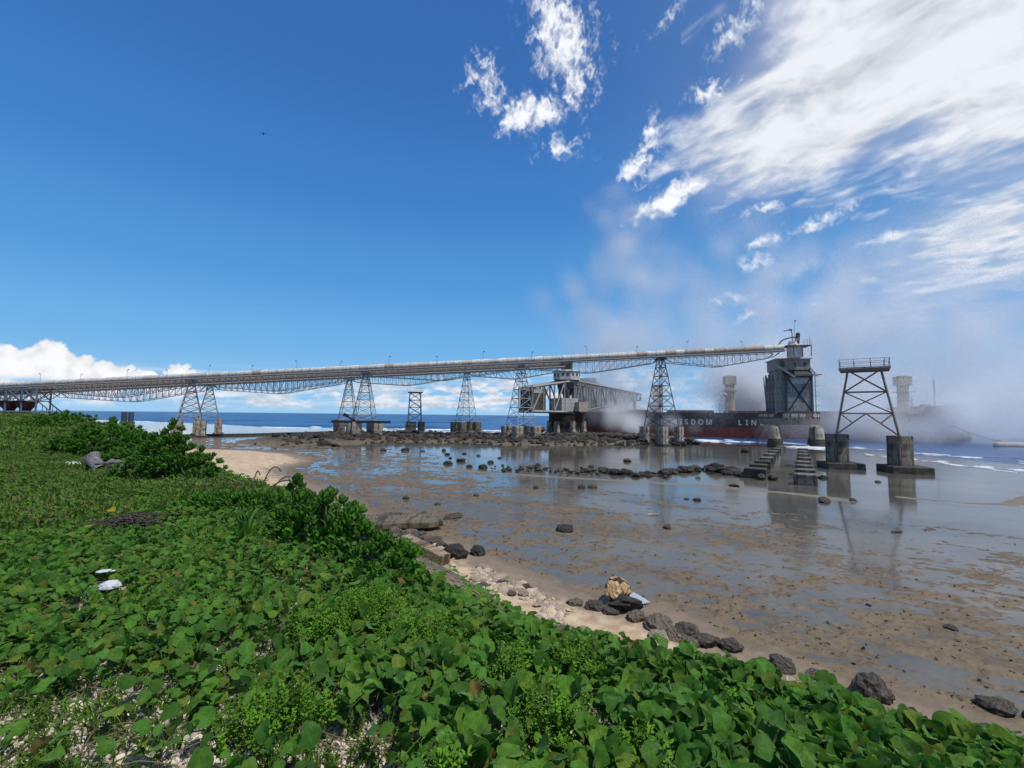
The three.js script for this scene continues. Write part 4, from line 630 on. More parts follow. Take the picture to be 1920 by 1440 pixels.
{ // the low row of rocks across the pools
  const row = [[-2.1, -65], [0.1, -62.7], [3.1, -64.2], [5.9, -62], [8.7, -61.1], [11, -62.5], [13.3, -62.7], [14.9, -60.5], [16.8, -59.6], [19.6, -59.8], [23.8, -63.6], [27.4, -65.1], [29.2, -64], [31.5, -64.2]], r = rng(77);
  for (let i = 0; i < 200; i++) { const k = Math.min(12, Math.floor(r() * 13)), t = r(), x = lerp(row[k][0], row[k + 1][0], t) + gauss(r) * 0.6, z = lerp(row[k][1], row[k + 1][1], t) + gauss(r) * 1.5, big = k > 8 ? 1.15 : k > 4 ? 0.9 : 0.6; rock(x, z, (0.25 + 0.55 * r() * r()) * big, i % 3 ? RM.black : i % 2 ? RM.olive : RM.dark, 'dark rock in the low row across the pools left of the stubs', 'rock', 'low row of rocks across the pools', 'rock', 0.02 + (k > 9 ? 0.4 * r() : 0.12 * r())); }
  for (let i = 0; i < 30; i++) rock(30.5 + gauss(r) * 1.2, -60 + gauss(r) * 1.4, 0.35 + 0.3 * r(), i % 2 ? RM.black : RM.dark, 'dark rock heaped against the first stub of the left row', 'rock', 'rocks at the foot of the left stubs', 'rock', 0.1);
  for (const [x, z, s] of [[49, -130, 1.1], [47.5, -131.5, 0.8], [51.5, -133, 1.2], [45.5, -128, 0.7], [53, -131, 0.7], [36, -126, 1.2], [38.5, -128, 1.0], [46, -124, 1.0]]) rock(x, z, s * 1.5, RM.black, 'black wave-washed rock right of the tower before the ship', 'rock', 'wave-washed rocks before the ship');
}
// single rocks lying about on the flat, in the pools and on the shore
[[-3.2, -42.7, 0.3, 'dark'], [-9.3, -40.8, 0.35, 'dark'], [24.6, -50.7, 0.45, 'black'], [16.9, -41.8, 0.3, 'dark'], [16.1, -42.2, 0.2, 'dark'], [31.3, -42.1, 0.3, 'dark'], [19.6, -77.1, 0.7, 'dark'], [31.7, -94.8, 0.9, 'brown'], [52.1, -101.6, 1.1, 'black'], [-6, -66, 0.6, 'black'], [-8.1, -74.2, 0.7, 'black'], [-9.6, -69.9, 0.6, 'black'], [-4, -64.9, 0.8, 'black'], [-3.2, -72.2, 0.6, 'black'], [2.6, -47.8, 0.35, 'dark'], [7.4, -48.1, 0.45, 'olive'], [8.6, -48.5, 0.5, 'olive'], [-6.1, -38.5, 0.25, 'dark'], [15.9, -16.9, 0.22, 'dark'], [14.5, -18.9, 0.1, 'black'], [-14, -95, 0.6, 'black'], [-18, -93, 0.5, 'dark'], [-22, -95, 0.7, 'black'], [-12, -86, 0.5, 'black'], [-9, -88, 0.45, 'black'], [-6, -84, 0.5, 'dark'], [-26, -93, 0.8, 'dark'], [-10.5, -79, 0.4, 'black'], [-2, -80, 0.4, 'black'], [4, -69, 0.5, 'black'], [12, -68.5, 0.5, 'dark'], [38, -62, 0.4, 'dark'], [39.5, -58, 0.5, 'black'], [44, -55, 0.4, 'dark'], [-60, -120, 1.0, 'black'], [-63, -124, 0.6, 'black'], [-72, -130, 0.5, 'dark'], [-40, -104, 1.0, 'black'], [-44, -107, 1.6, 'black']].forEach(([x, z, s, k]) => rock(x, z, s, RM[k], 'lone dark rock lying in the shallow water of the reef flat', 'rock', 'lone rocks on the reef flat'));
rock(3.6, -30.3, 0.52, RM.black, 'blocky black rock with its reflection, alone mid reef flat', 'rock');
rock(10.6, -31.3, 0.32, RM.dark, 'small brown rock right of the blocky black rock on the flat', 'rock');
rock(-4.2, -33.7, 0.42, RM.olive, 'flat mossy rock lying right of the ruined concrete slab', 'rock').scale.set(0.85, 0.3, 0.45);
rock(28.5, -41.9, 0.75, RM.dark, 'wedge-shaped brown rock on the ledge below the stubs', 'rock').scale.set(0.95, 0.45, 0.55);
rock(-2.95, -24.5, 0.78, RM.black, 'large rounded black boulder on the sand left of its smaller twin', 'boulder').scale.set(0.72, 0.66, 0.66);
rock(-1.75, -25.1, 0.6, RM.black, 'smaller black boulder right of the large rounded one on sand', 'boulder').scale.set(0.5, 0.52, 0.5);
rock(4.35, -18.9, 0.7, RM.ochre, 'ochre and white weathered boulder on top of a dark rock', 'boulder', undefined, 'boulder', 0.42).scale.set(0.58, 0.45, 0.5);
rock(4.5, -18.3, 0.8, RM.black, 'dark rock under the ochre boulder beside the metal sheet', 'rock').scale.set(0.85, 0.5, 0.6);
[[5.3, -16.7, 0.75, 'brown'], [6.1, -16.1, 0.7, 'black'], [6.5, -15.6, 0.6, 'dark'], [7.2, -15.3, 0.6, 'black'], [4.7, -17.3, 0.55, 'brown'], [5.7, -16.0, 0.5, 'brown'], [3.9, -17.9, 0.5, 'dark'], [3.3, -18.2, 0.45, 'black'], [5.0, -15.8, 0.4, 'tan'], [5.9, -15.4, 0.45, 'brown'], [2.6, -18.6, 0.4, 'brown'], [8.2, -14.2, 0.5, 'dark'], [12.7, -12.4, 0.55, 'black'], [13.4, -12.0, 0.45, 'dark'], [14.4, -11.4, 0.5, 'black'], [8.9, -13.7, 0.35, 'brown']].forEach(([x, z, s, k]) => rock(x, z, s * 0.7, RM[k === 'black' ? 'dark' : k], 'rough brown boulder in the line along the foot of the green bank', 'boulder', 'boulders along the foot of the bank'));
rock(9.9, -12.9, 0.62, RM.dark, 'smooth grey boulder poking above leaves at the lower right shore', 'boulder').scale.set(0.55, 0.62, 0.5);
[[-6.8, -28.0, 0.6], [-6.3, -28.6, 0.55], [-5.6, -28.2, 0.5], [-5.0, -27.6, 0.5], [-4.4, -27.0, 0.45], [-6.9, -27.1, 0.5], [-5.9, -27.0, 0.6], [-7.2, -28.8, 0.5], [-4.9, -26.4, 0.42], [-6.4, -26.2, 0.45], [-3.9, -26.4, 0.35], [-7.6, -30.2, 0.45]].forEach(([x, z, s], i) => rock(x, z, s, i % 2 ? RM.brown : RM.dark, 'rough brown rock heaped between the concrete slab and the beam', 'rock', 'rocks heaped beside the ruined slab'));
[[-36, -46, 0.5], [-37.5, -47, 0.6], [-39, -46.6, 0.5], [-34.6, -45.2, 0.55], [-33.4, -44.8, 0.7], [-41, -47.4, 0.4], [-31, -43.6, 0.9]].forEach(([x, z, s], i) => rock(x * 0.96, z * 0.96, s, i % 2 ? RM.brown : RM.tan, 'brown rock at the near edge of the pale sand patch', 'rock', 'rocks below the sand patch'));
// ruined slab, beam, corrugated sheet
{
  const sh = new THREE.Shape([[-2.3, -1.3], [-1.2, -1.9], [0.6, -2.1], [1.9, -1.6], [3.0, 1.5], [2.2, 2.0], [0.4, 1.75], [-1.4, 1.9], [-2.6, 1.6], [-2.9, 0]].map((p) => new THREE.Vector2(...p)));
  const g = new THREE.ExtrudeGeometry(sh, { depth: 0.3, bevelEnabled: true, bevelThickness: 0.05, bevelSize: 0.05, bevelSegments: 1 }); g.rotateX(Math.PI / 2); const uv = g.attributes.uv; for (let i = 0; i < uv.count; i++) uv.setXY(i, uv.getX(i) * 0.25, uv.getY(i) * 0.25);
  const m = solo('concrete_slab', g, std({ map: oldConcreteTex, color: lin(0.8, 0.72, 0.58), roughness: 0.9, bumpMap: bumpRock, bumpScale: 0.04 }), 'broken flat concrete slab tilted on the shore below the shrub', 'slab', [-7.6, 0.48, -31.4], 0.1); m.rotation.set(-0.02, 0.1, 0.03);
  const b = solo('concrete_beam', roughen(chamfered(3.3, 0.5, 0.55, 0.04), 0.04, 1.2, 3), std({ map: concreteTex, color: lin(0.8, 0.66, 0.56), roughness: 0.9 }), 'brown concrete beam lying on the stones left of the black boulders', 'beam', [-4.2, 0.72, -22.6], -0.76); b.rotation.z = -0.09;
  const us = [], vs = [0, 0.5, 1]; for (let i = 0; i <= 72; i++) us.push(i / 72);
  const s = solo('corrugated_sheet', gridGeometry(us, vs, (u, v) => [(u - 0.5) * 1.05, 0.03 * Math.sin(u * 9 * 6.283) + 0.05 * v * (1 - v), (v - 0.5) * 0.85, u, v]), std({ color: lin(0.58, 0.62, 0.66), metalness: 0.25, roughness: 0.5, side: THREE.DoubleSide }), 'small pale corrugated metal sheet leaning by the ochre boulder', 'sheet', [4.95, 0.2, -18.75], 0.55); s.rotation.set(0.14, 0.55, -0.12);
  const pl = (x, z, l, t, label) => { const m = solo('driftwood_stick', new THREE.CylinderGeometry(0.05, 0.07, l, 7).rotateZ(Math.PI / 2), RM.dark, label, 'stick', [x, 0.06, z], t); };
  pl(25.7, -30.8, 0.75, 0.1, 'short dark stick floating in the shallows at right'); solo('driftwood_plank', boxM(0.8, 0.08, 0.2), RM.pale, 'small pale plank lying on the middle of the reef flat', 'plank', [10.9, 0.08, -35.3], 0.1);
}
{ // shore stones
  const n = 3600, r = rng(41), pts = [];
  while (pts.length < n) { const a = -30 + r() * 70, d = 12 + r() * 24, x = d * Math.sin(a * R), z = -d * Math.cos(a * R); if (x < -8.5 || x > 9) continue; const q = lie(x, z); if (q.ter || q.s < 0.7 || q.t > 0.5) continue; const w = fbm(x * 0.5 + 2, z * 0.5, 3) + (x > -4 && x < 2 ? 0.25 : 0) + (x < -4.5 ? 0.1 : 0) + sstep(1, 4, q.s) * 0.25 - 0.12; if (r() > w * 2.2) continue; pts.push([x, q.h, z, 0.045 + 0.18 * Math.pow(r(), 2.4)]); }
  pts.sort((a, b) => b[3] - a[3]);
  pts.slice(0, 60).forEach(([x, y, z, s], i) => rock(x, z, s * 1.1, [RM.tan, RM.pale, RM.brown, RM.dark][i % 4], 'fist-to-head sized pale stone strewn on the beach sand', 'stone', 'loose stones on the beach', 'beach_stone'));
  const im = new THREE.InstancedMesh(rockGeos[6], std({ color: lin(0.42, 0.345, 0.265), roughness: 0.92, flatShading: true }), n - 60), m = new THREE.Matrix4(), q = new THREE.Quaternion(), e = new THREE.Euler();
  pts.slice(60).forEach(([x, y, z, s], i) => { m.compose(V(x, y + s * 0.2, z), q.setFromEuler(e.set(r() * 0.7, r() * 6.28, r() * 0.7)), V(s * (0.8 + r() * 0.7), s * (0.4 + 0.5 * r()), s)); im.setMatrixAt(i, m); const w = 0.45 + r() * 0.85; im.setColorAt(i, lin(w, w * (0.9 + 0.1 * r()), w * (0.8 + 0.2 * r()))); });
  im.name = 'beach_pebbles'; im.userData.kind = 'stuff'; tag(im, 'pale coral pebbles strewn along the strip of sand', 'pebbles'); shade(im); scene.add(im);
  // crumbs of dead coral and weed on the near flat
  const k = 2400, cr = new THREE.InstancedMesh(rockGeos[7], rockMat(0.16, 0.125, 0.085, 0.02), k); let c = 0;
  while (c < k) { const a = -40 + r() * 92, d = 12 + 40 * Math.pow(r(), 1.6), x = d * Math.sin(a * R), z = -d * Math.cos(a * R), l = lie(x, z); if (l.ter || l.s > -0.8 || l.h < 0.004 || r() > 0.2 + l.fine * 1.2 + l.mid) continue; const s = 0.012 + 0.03 * Math.pow(r(), 3); m.compose(V(x, l.h + s * 0.1, z), q.setFromEuler(e.set(r(), r() * 6.28, r())), V(s * (1 + r() * 1.6), s * (0.2 + 0.25 * r()), s)); cr.setMatrixAt(c, m); const w = 0.4 + r(); cr.setColorAt(c, lin(w, w * 0.95, w * 0.85)); c++; }
  cr.name = 'reef_crumbs'; cr.userData.kind = 'stuff'; tag(cr, 'brown crumbs of dead coral and weed on the near reef flat', 'coral rubble'); shade(cr); scene.add(cr);
}
{ // surf along the reef edge: broken white crests
  const flake = new THREE.IcosahedronGeometry(1, 2), p = flake.attributes.position; for (let i = 0; i < p.count; i++) { const x = p.getX(i), y = p.getY(i), z = p.getZ(i), n = 1 + 0.4 * fbm3(x * 1.6, y * 1.6, z * 1.6, 3); p.setXYZ(i, x * n, y * n, z * n); } flake.computeVertexNormals();
  const foam = std({ color: lin(0.64, 0.68, 0.72), roughness: 0.9 }), r = rng(53);
  const crest = (label, a0, a1, off, count, w, h) => {
    const im = new THREE.InstancedMesh(flake, foam, count), m = new THREE.Matrix4(), q = new THREE.Quaternion();
    for (let i = 0; i < count;) { const a = lerp(a0, a1, r()), gap = fbm(a * 0.55 + off, off, 3) + 0.5 * fbm(a * 2.4, off + 3, 2); if (gap < 0.04 && r() > 0.05) continue; const rr = edgeR(a) + off + 3 * fbm(a * 0.7, off * 0.3 + 9, 3) + gauss(r) * w, x = rr * Math.sin(a * R), z = -rr * Math.cos(a * R), e1 = edgeR(a + 1), e0 = edgeR(a - 1), t = Math.atan2(-(e1 * Math.cos((a + 1) * R) - e0 * Math.cos((a - 1) * R)) * -1, e1 * Math.sin((a + 1) * R) - e0 * Math.sin((a - 1) * R)); const s = 0.5 + r(); q.setFromAxisAngle(YUP, t); m.compose(V(x, 0.02, z), q, V(rr / 105 * s, h * (0.2 + r() * 0.8), 0.3 * s * (1 + w * 0.12))); im.setMatrixAt(i, m); i++; }
    im.name = numbered('surf'); im.userData.kind = 'stuff'; tag(im, label, 'surf'); shade(im); scene.add(im);
  };
  crest('long white surf line far out at the left', -50, -36, -8, 200, 4, 0.4); crest('broken surf line left of the timber-topped pier', -37, -19, -10, 170, 2.4, 0.3); crest('white surf behind the rubble berm', -24, 4, 6, 420, 3, 0.5);
  crest('churned white water below the ship hull', 14, 36, -6, 480, 5, 0.16); crest('thin white wave line at the right of the platform tower', 30, 60, -17, 75, 1.3, 0.11); crest('outer white wave crest at the far right', 36, 62, 6, 64, 2.0, 0.16);
}

// ------------------------------------------------------------------ plants on the terrace
function blade(len, wide, shape, fold, curl, nu = 4, nv = 6, stalk = 0) {   // a leaf along +y from its base, upper side towards +z
  const us = [], vs = []; for (let i = 0; i <= nu; i++) us.push(i / nu * 2 - 1); for (let j = 0; j <= nv; j++) vs.push(j / nv);
  const g = gridGeometry(us, vs, (u, v) => { const w = wide * shape(v, u), notch = shape.notch ? shape.notch * len * (1 - Math.min(1, Math.abs(u) * 2.2)) * sstep(0.75, 1, v) : 0; const x = u * w, y = v * len - notch; return [x, y * Math.cos(curl * v), fold * Math.abs(x) - Math.sin(curl * v) * y * 0.6 + 0.006 * Math.sin(v * 9 + u * 4) * (len / 0.1), u * 0.5 + 0.5, v]; });
  g.rotateX(0);
  if (!stalk) return g;
  const s = new THREE.CylinderGeometry(0.0022, 0.003, stalk, 3, 1, true).toNonIndexed(); s.translate(0, -stalk / 2, -0.004); const uv = s.attributes.uv; for (let i = 0; i < uv.count; i++) uv.setXY(i, 0.5, 0.1);
  return mergeGeometries([g.toNonIndexed(), s]);
}
const roundLeaf = (v) => Math.pow(Math.sin(Math.PI * clamp(Math.pow(v, 0.9) * 0.84 + 0.07)), 0.72); roundLeaf.notch = 0.07;
const ovalLeaf = (v) => Math.pow(Math.sin(Math.PI * clamp(v * 0.93 + 0.04)), 0.75);
const spoonLeaf = (v) => 0.16 + 0.84 * Math.pow(Math.sin(Math.PI * clamp(Math.pow(v, 1.7) * 0.86 + 0.02)), 0.9);
const leafTex = tex(128, 128, (u, v) => {
  const x = Math.abs(u - 0.5) * 2, mid = 1 - sstep(0.02, 0.07, x), ribs = Math.pow(0.5 + 0.5 * Math.cos((v - x * 0.35) * 6.283 * 7), 14) * (1 - mid) * 0.6 * sstep(0, 0.1, x), n = fbmTile(u * 8, v * 8, 8, 4), sp = sstep(0.42, 0.5, fbmTile(u * 32, v * 32, 32, 2));
  let c = mixc([0.74, 0.8, 0.72], [0.9, 0.95, 0.86], clamp(0.5 + n)); c = mixc(c, [1, 1, 0.9], Math.max(mid * 0.8, ribs * 0.55)); return mixc(c, [0.62, 0.5, 0.3], sp * 0.5);
});
const leafMat = (r, g, b, coat = 0.14, trans = 0.42) => new THREE.MeshPhysicalMaterial({ map: leafTex, color: lin(r, g, b), roughness: 0.97, transmission: trans, thickness: 0, clearcoat: coat, clearcoatRoughness: 0.42, specularIntensity: 0.25, side: THREE.DoubleSide });
const leafMats = [leafMat(0.122, 0.275, 0.034), leafMat(0.075, 0.2, 0.026), leafMat(0.16, 0.32, 0.036), leafMat(0.1, 0.24, 0.032), leafMat(0.23, 0.38, 0.045)];
const basis = new THREE.Matrix4();
function leafPose(n, roll, r) {   // turn a leaf so that its upper side faces n and its tip points as high as it can, turned by roll
  const b = Math.abs(n.y) > 0.97 ? V(r() - 0.5, 0, r() - 0.5) : V(0, 1, 0); b.addScaledVector(n, -b.dot(n)).normalize();
  const a = b.clone().cross(n), c = Math.cos(roll), s = Math.sin(roll), up = b.multiplyScalar(c).addScaledVector(a, s), side = up.clone().cross(n);
  return new THREE.Quaternion().setFromRotationMatrix(basis.makeBasis(side, up, n));
}
// where the ground is bare, where the fine herb grows, where grass grows
const grassy = (x, z) => sstep(5.2, 6.6, -x - 0.05 * z + fbm(x * 0.4, z * 0.4, 3) * 1.6) * sstep(4.6, 6.2, -z + fbm(x * 0.7 + 8, z * 0.7, 2));
function onTerrace(r, dmin, dmax, a0 = -62, a1 = 62) { for (;;) { const d = Math.sqrt(lerp(dmin * dmin, dmax * dmax, r())), a = lerp(a0, a1, r()) * R, x = d * Math.sin(a), z = -d * Math.cos(a); if (inside(terracePoly, x, z)) return [x, z, d]; } }
{ // creeping beach vine with round leaves
  const r = rng(101), leaves = [];
  const kinds = [blade(0.105, 0.052, roundLeaf, 0.3, 0.3, 4, 8, 0.12), blade(0.11, 0.05, roundLeaf, 0.7, 0.1, 4, 8, 0.12), blade(0.098, 0.053, roundLeaf, 0.1, 0.6, 4, 8, 0.1), blade(0.112, 0.043, ovalLeaf, 0.45, 0.4, 4, 8, 0.12)];
  const add = (x, z, d, dens) => {
    if (r() > dens) return; const edge = polyDist(terraceEdge, x, z), y = heightAt(x, z) + (0.05 + 0.2 * Math.pow(r(), 0.7)) * (0.5 + 0.5 * sstep(-3.2, -1.0, x)) * (0.75 + 0.5 * fbm(x * 1.3, z * 1.3, 2)) + 0.03;
    const tilt = (12 + 68 * Math.pow(r(), 0.8)) * R, az = r() * 6.283, n = V(Math.sin(tilt) * Math.sin(az) + 0.12, Math.cos(tilt), Math.sin(tilt) * Math.cos(az) + 0.14).normalize();
    const s = (0.4 + 0.64 * r()) * (0.84 + 0.26 * sstep(-2.8, 0.2, x)) * (r() < 0.14 ? 0.6 : 1);
    leaves.push([x, y, z, leafPose(n, (r() - 0.5) * 1.6, r), s, Math.floor(r() * 4), d]);
  };
  const density = (x, z) => { const b = blobs(bare, x, z), h = blobs(herbs, x, z), sparse = 1 - 0.74 * sstep(-0.5, -1.6, x) * (1 - sstep(2.7, 4.2, -z - 0.25 * x)), c = 0.66 + 0.95 * fbm(x * 1.5, z * 1.5, 3); return clamp((1 - b * 1.05) * (1 - 0.75 * h) * sparse * c, 0, 1) * (1 - 0.85 * grassy(x, z)); };
  for (let i = 0; i < 23000; i++) { const [x, z, d] = onTerrace(r, 0.9, 4.2); add(x, z, d, density(x, z)); }
  for (let i = 0; i < 40000; i++) { const [x, z, d] = onTerrace(r, 4.2, 9.5, -60, 5); add(x, z, d, density(x, z)); }
  for (let i = 0; i < 34000; i++) { const [x, z, d] = onTerrace(r, 9.5, 24, -58, -20); add(x, z, d, density(x, z) * 0.8); }
  // leaves hanging over the edge of the bank
  for (let i = 0; i < 6000; i++) { const k = 3 + Math.floor(r() * 12), t = r(), [ax, az] = terraceEdge[k], [bx, bz] = terraceEdge[k + 1], x = lerp(ax, bx, t) + gauss(r) * 0.12, z = lerp(az, bz, t) + gauss(r) * 0.12, d = Math.hypot(x, z); add(x, z, d, 0.8); }
  for (let i = 0; i < 9000; i++) { const k = 3 + Math.floor(r() * 12), t = r(), [ax, az] = terraceEdge[k], [bx, bz] = terraceEdge[k + 1], o = 0.1 + 1.6 * r() * r(), len = Math.hypot(bx - ax, bz - az), x = lerp(ax, bx, t) - (bz - az) / len * o, z = lerp(az, bz, t) + (bx - ax) / len * o; if (inside(terracePoly, x, z)) continue; const d = Math.hypot(x, z), y = heightAt(x, z) + 0.03 + 0.1 * r(), n = V((r() - 0.5) * 1.2 + 0.3, 1, (r() - 0.5) * 1.2 - 0.2).normalize(); if (r() < 0.3 + 0.9 * fbm(x * 1.4, z * 1.4, 2)) leaves.push([x, y, z, leafPose(n, (r() - 0.5) * 2, r), 0.4 + 0.6 * r(), Math.floor(r() * 4), d]); }
  const g = thing('beach_vine', 'creeping vine with round glossy green leaves covering the bank', 'vine');
  // leaves that show largest: near and in the frame
  const shows = ([x, y, z, , s, , d]) => { const c = V(x, y, z).project(camera); return Math.abs(c.x) < 1 && Math.abs(c.y) < 1 && c.z < 1 ? s / d : 0; };
  camera.updateMatrixWorld(); camera.aspect = 4 / 3; camera.updateProjectionMatrix();
  leaves.forEach((l) => l.push(shows(l))); leaves.sort((a, b) => b[7] - a[7]);
  leaves.slice(0, 295).forEach(([x, y, z, q, s, k]) => { const m = part('leaf', kinds[k], leafMats[Math.floor(r() * 4.25)], g, [x, y, z]); m.quaternion.copy(q); m.scale.setScalar(s); });
  const m = new THREE.Matrix4();
  for (let k = 0; k < 4; k++) { const mine = leaves.slice(295).filter((l) => l[5] === k), im = new THREE.InstancedMesh(kinds[k], leafMat(1, 1, 1), mine.length); mine.forEach(([x, y, z, q, s], i) => { im.setMatrixAt(i, m.compose(V(x, y, z), q, V(s, s, s))); const w = 0.6 + 0.75 * r(), yel = r() < 0.16 ? 1.6 : 0.85 + 0.3 * r(), dry = r() < 0.012; im.setColorAt(i, dry ? lin(0.3, 0.2, 0.06) : lin(0.122 * w * yel, 0.272 * w, 0.034 * w)); }); im.name = 'leaf_mass'; im.userData.kind = 'stuff'; shade(im); g.add(im); }
  // runners
  const runs = []; for (let i = 0; i < 420; i++) { const [x, z] = onTerrace(r, 1.0, 7, -58, 40); let a = r() * 6.28; const pts = []; let px = x, pz = z; for (let k = 0; k < 5; k++) { pts.push(V(px, heightAt(px, pz) + 0.03 + 0.08 * r(), pz)); a += (r() - 0.5) * 0.9; px += Math.sin(a) * 0.16; pz += Math.cos(a) * 0.16; } runs.push(new THREE.TubeGeometry(new THREE.CatmullRomCurve3(pts), 8, 0.0035, 4)); }
  const st = part('runner_stems', mergeGeometries(runs), std({ color: lin(0.14, 0.1, 0.06), roughness: 0.9 }), g); st.userData.kind = 'stuff';
}
{ // fine-leaved herb
  const r = rng(131), leaf = blade(0.026, 0.006, ovalLeaf, 0.3, 0.4, 2, 3), bits = [];
  const stem = new THREE.CylinderGeometry(0.0012, 0.0018, 0.15, 3, 1, true).toNonIndexed(); stem.translate(0, 0.075, 0); bits.push(stem);
  for (let i = 0; i < 15; i++) { const c = leaf.clone().toNonIndexed(), h = 0.02 + 0.13 * (i / 14); c.rotateX(-0.85 - 0.3 * r()); c.rotateY(i * 2.4 + r()); c.scale(1.15 - i * 0.03, 1, 1.15 - i * 0.03); c.translate(0, h, 0); bits.push(c); }
  const sprig = mergeGeometries(bits), spots = [];
  for (let i = 0; i < 60000; i++) { const [x, z, d] = onTerrace(r, 1.1, 6.5, -60, 60), h = blobs(herbs, x, z); if (r() < Math.max(h * 0.75, 0.035 + 0.12 * sstep(0.15, 0.45, fbm(x * 2.2, z * 2.2, 3))) * (1 - 0.85 * blobs(bare, x, z))) spots.push([x, z, h]); }
  const im = new THREE.InstancedMesh(sprig, leafMat(1, 1, 1, 0.05, 0.4), spots.length), m = new THREE.Matrix4(), q = new THREE.Quaternion(), e = new THREE.Euler();
  spots.forEach(([x, z, h], i) => { const s = (0.6 + 0.7 * r()) * (0.7 + 0.45 * h); im.setMatrixAt(i, m.compose(V(x, heightAt(x, z) + 0.015 + 0.15 * h * r(), z), q.setFromEuler(e.set((r() - 0.5) * 1.1, r() * 6.28, (r() - 0.5) * 1.1)), V(s, s, s))); const w = 0.75 + 0.6 * r(); im.setColorAt(i, lin(0.2 * w, 0.38 * w, 0.03 * w)); });
  im.name = 'fine_herb'; im.userData.kind = 'stuff'; tag(im, 'bright fine-leaved weeds growing between the round vine leaves', 'weeds'); shade(im); scene.add(im);
}
{ // grass
  const r = rng(151), bl = []; for (let i = 0; i < 9; i++) { const g = blade(0.16 + 0.1 * r(), 0.0045, (v) => 1 - v * 0.92, 0.2, 0.5 + 0.5 * r(), 1, 4).toNonIndexed(); g.rotateX(0.15 + 0.5 * r()); g.rotateY(r() * 6.28); g.translate((r() - 0.5) * 0.06, 0, (r() - 0.5) * 0.06); bl.push(g); }
  const tuft = mergeGeometries(bl), spots = [];
  for (let i = 0; i < 90000 && spots.length < 30000; i++) { const [x, z, d] = onTerrace(r, 4, 30, -60, -18), g = grassy(x, z); if (r() < g * (1 - 0.8 * blobs(bare, x, z)) * 0.85 + 0.03) spots.push([x, z]); }
  for (let i = 0; i < 14000; i++) { const [x, z, d] = onTerrace(r, 22, 75, -62, -34); spots.push([x, z, 1.2 + d * 0.035]); }
  for (let i = 0; i < 2600; i++) { const [x, z] = onTerrace(r, 1.2, 4.4, -60, 10); if (r() < 0.2 + 0.8 * blobs(bare, x, z)) spots.push([x, z, 0.5]); }
  const im = new THREE.InstancedMesh(tuft, leafMat(1, 1, 1, 0.05, 0.35), spots.length), m = new THREE.Matrix4(), q = new THREE.Quaternion(), e = new THREE.Euler();
  spots.forEach(([x, z, k = 1], i) => { const s = (0.6 + 0.7 * r()) * k * (1.25 + 0.9 * fbm(x * 0.8, z * 0.8, 3)); im.setMatrixAt(i, m.compose(V(x, heightAt(x, z) - 0.01, z), q.setFromEuler(e.set((r() - 0.5) * 0.5, r() * 6.28, (r() - 0.5) * 0.5)), V(s * 1.3, s, s * 1.3))); const w = 0.7 + 0.6 * r(), dry = r() < 0.12 ? 1 : 0; im.setColorAt(i, dry ? lin(0.32 * w, 0.29 * w, 0.1 * w) : lin(0.17 * w, 0.3 * w, 0.04 * w)); });
  im.name = 'grass'; im.userData.kind = 'stuff'; tag(im, 'short rough grass on the terrace at the left', 'grass'); shade(im); scene.add(im);
}
{ // coral grit on bare spots
  const r = rng(171), spots = [];
  for (let i = 0; i < 400000 && spots.length < 46000; i++) { const [x, z, d] = onTerrace(r, 1.1, 6, -60, 45), b = blobs(bare, x, z); if (r() < b * 0.95 + 0.05) spots.push([x, z]); }
  const im = new THREE.InstancedMesh(rockGeos[4], std({ color: lin(0.6, 0.55, 0.47), roughness: 0.95, flatShading: true }), spots.length), m = new THREE.Matrix4(), q = new THREE.Quaternion(), e = new THREE.Euler();
  spots.forEach(([x, z], i) => { const s = 0.005 + 0.016 * Math.pow(r(), 2.4); im.setMatrixAt(i, m.compose(V(x, heightAt(x, z) + s * 0.3, z), q.setFromEuler(e.set(r() * 2, r() * 6.28, r() * 2)), V(s * (0.8 + r()), s * (0.5 + 0.5 * r()), s))); const w = 0.45 + 0.75 * r(); im.setColorAt(i, lin(w, w * 0.96, w * 0.9)); });
  im.name = 'coral_grit'; im.userData.kind = 'stuff'; tag(im, 'whitish coral grit on the bare spots of the terrace', 'gravel'); shade(im); scene.add(im);
}
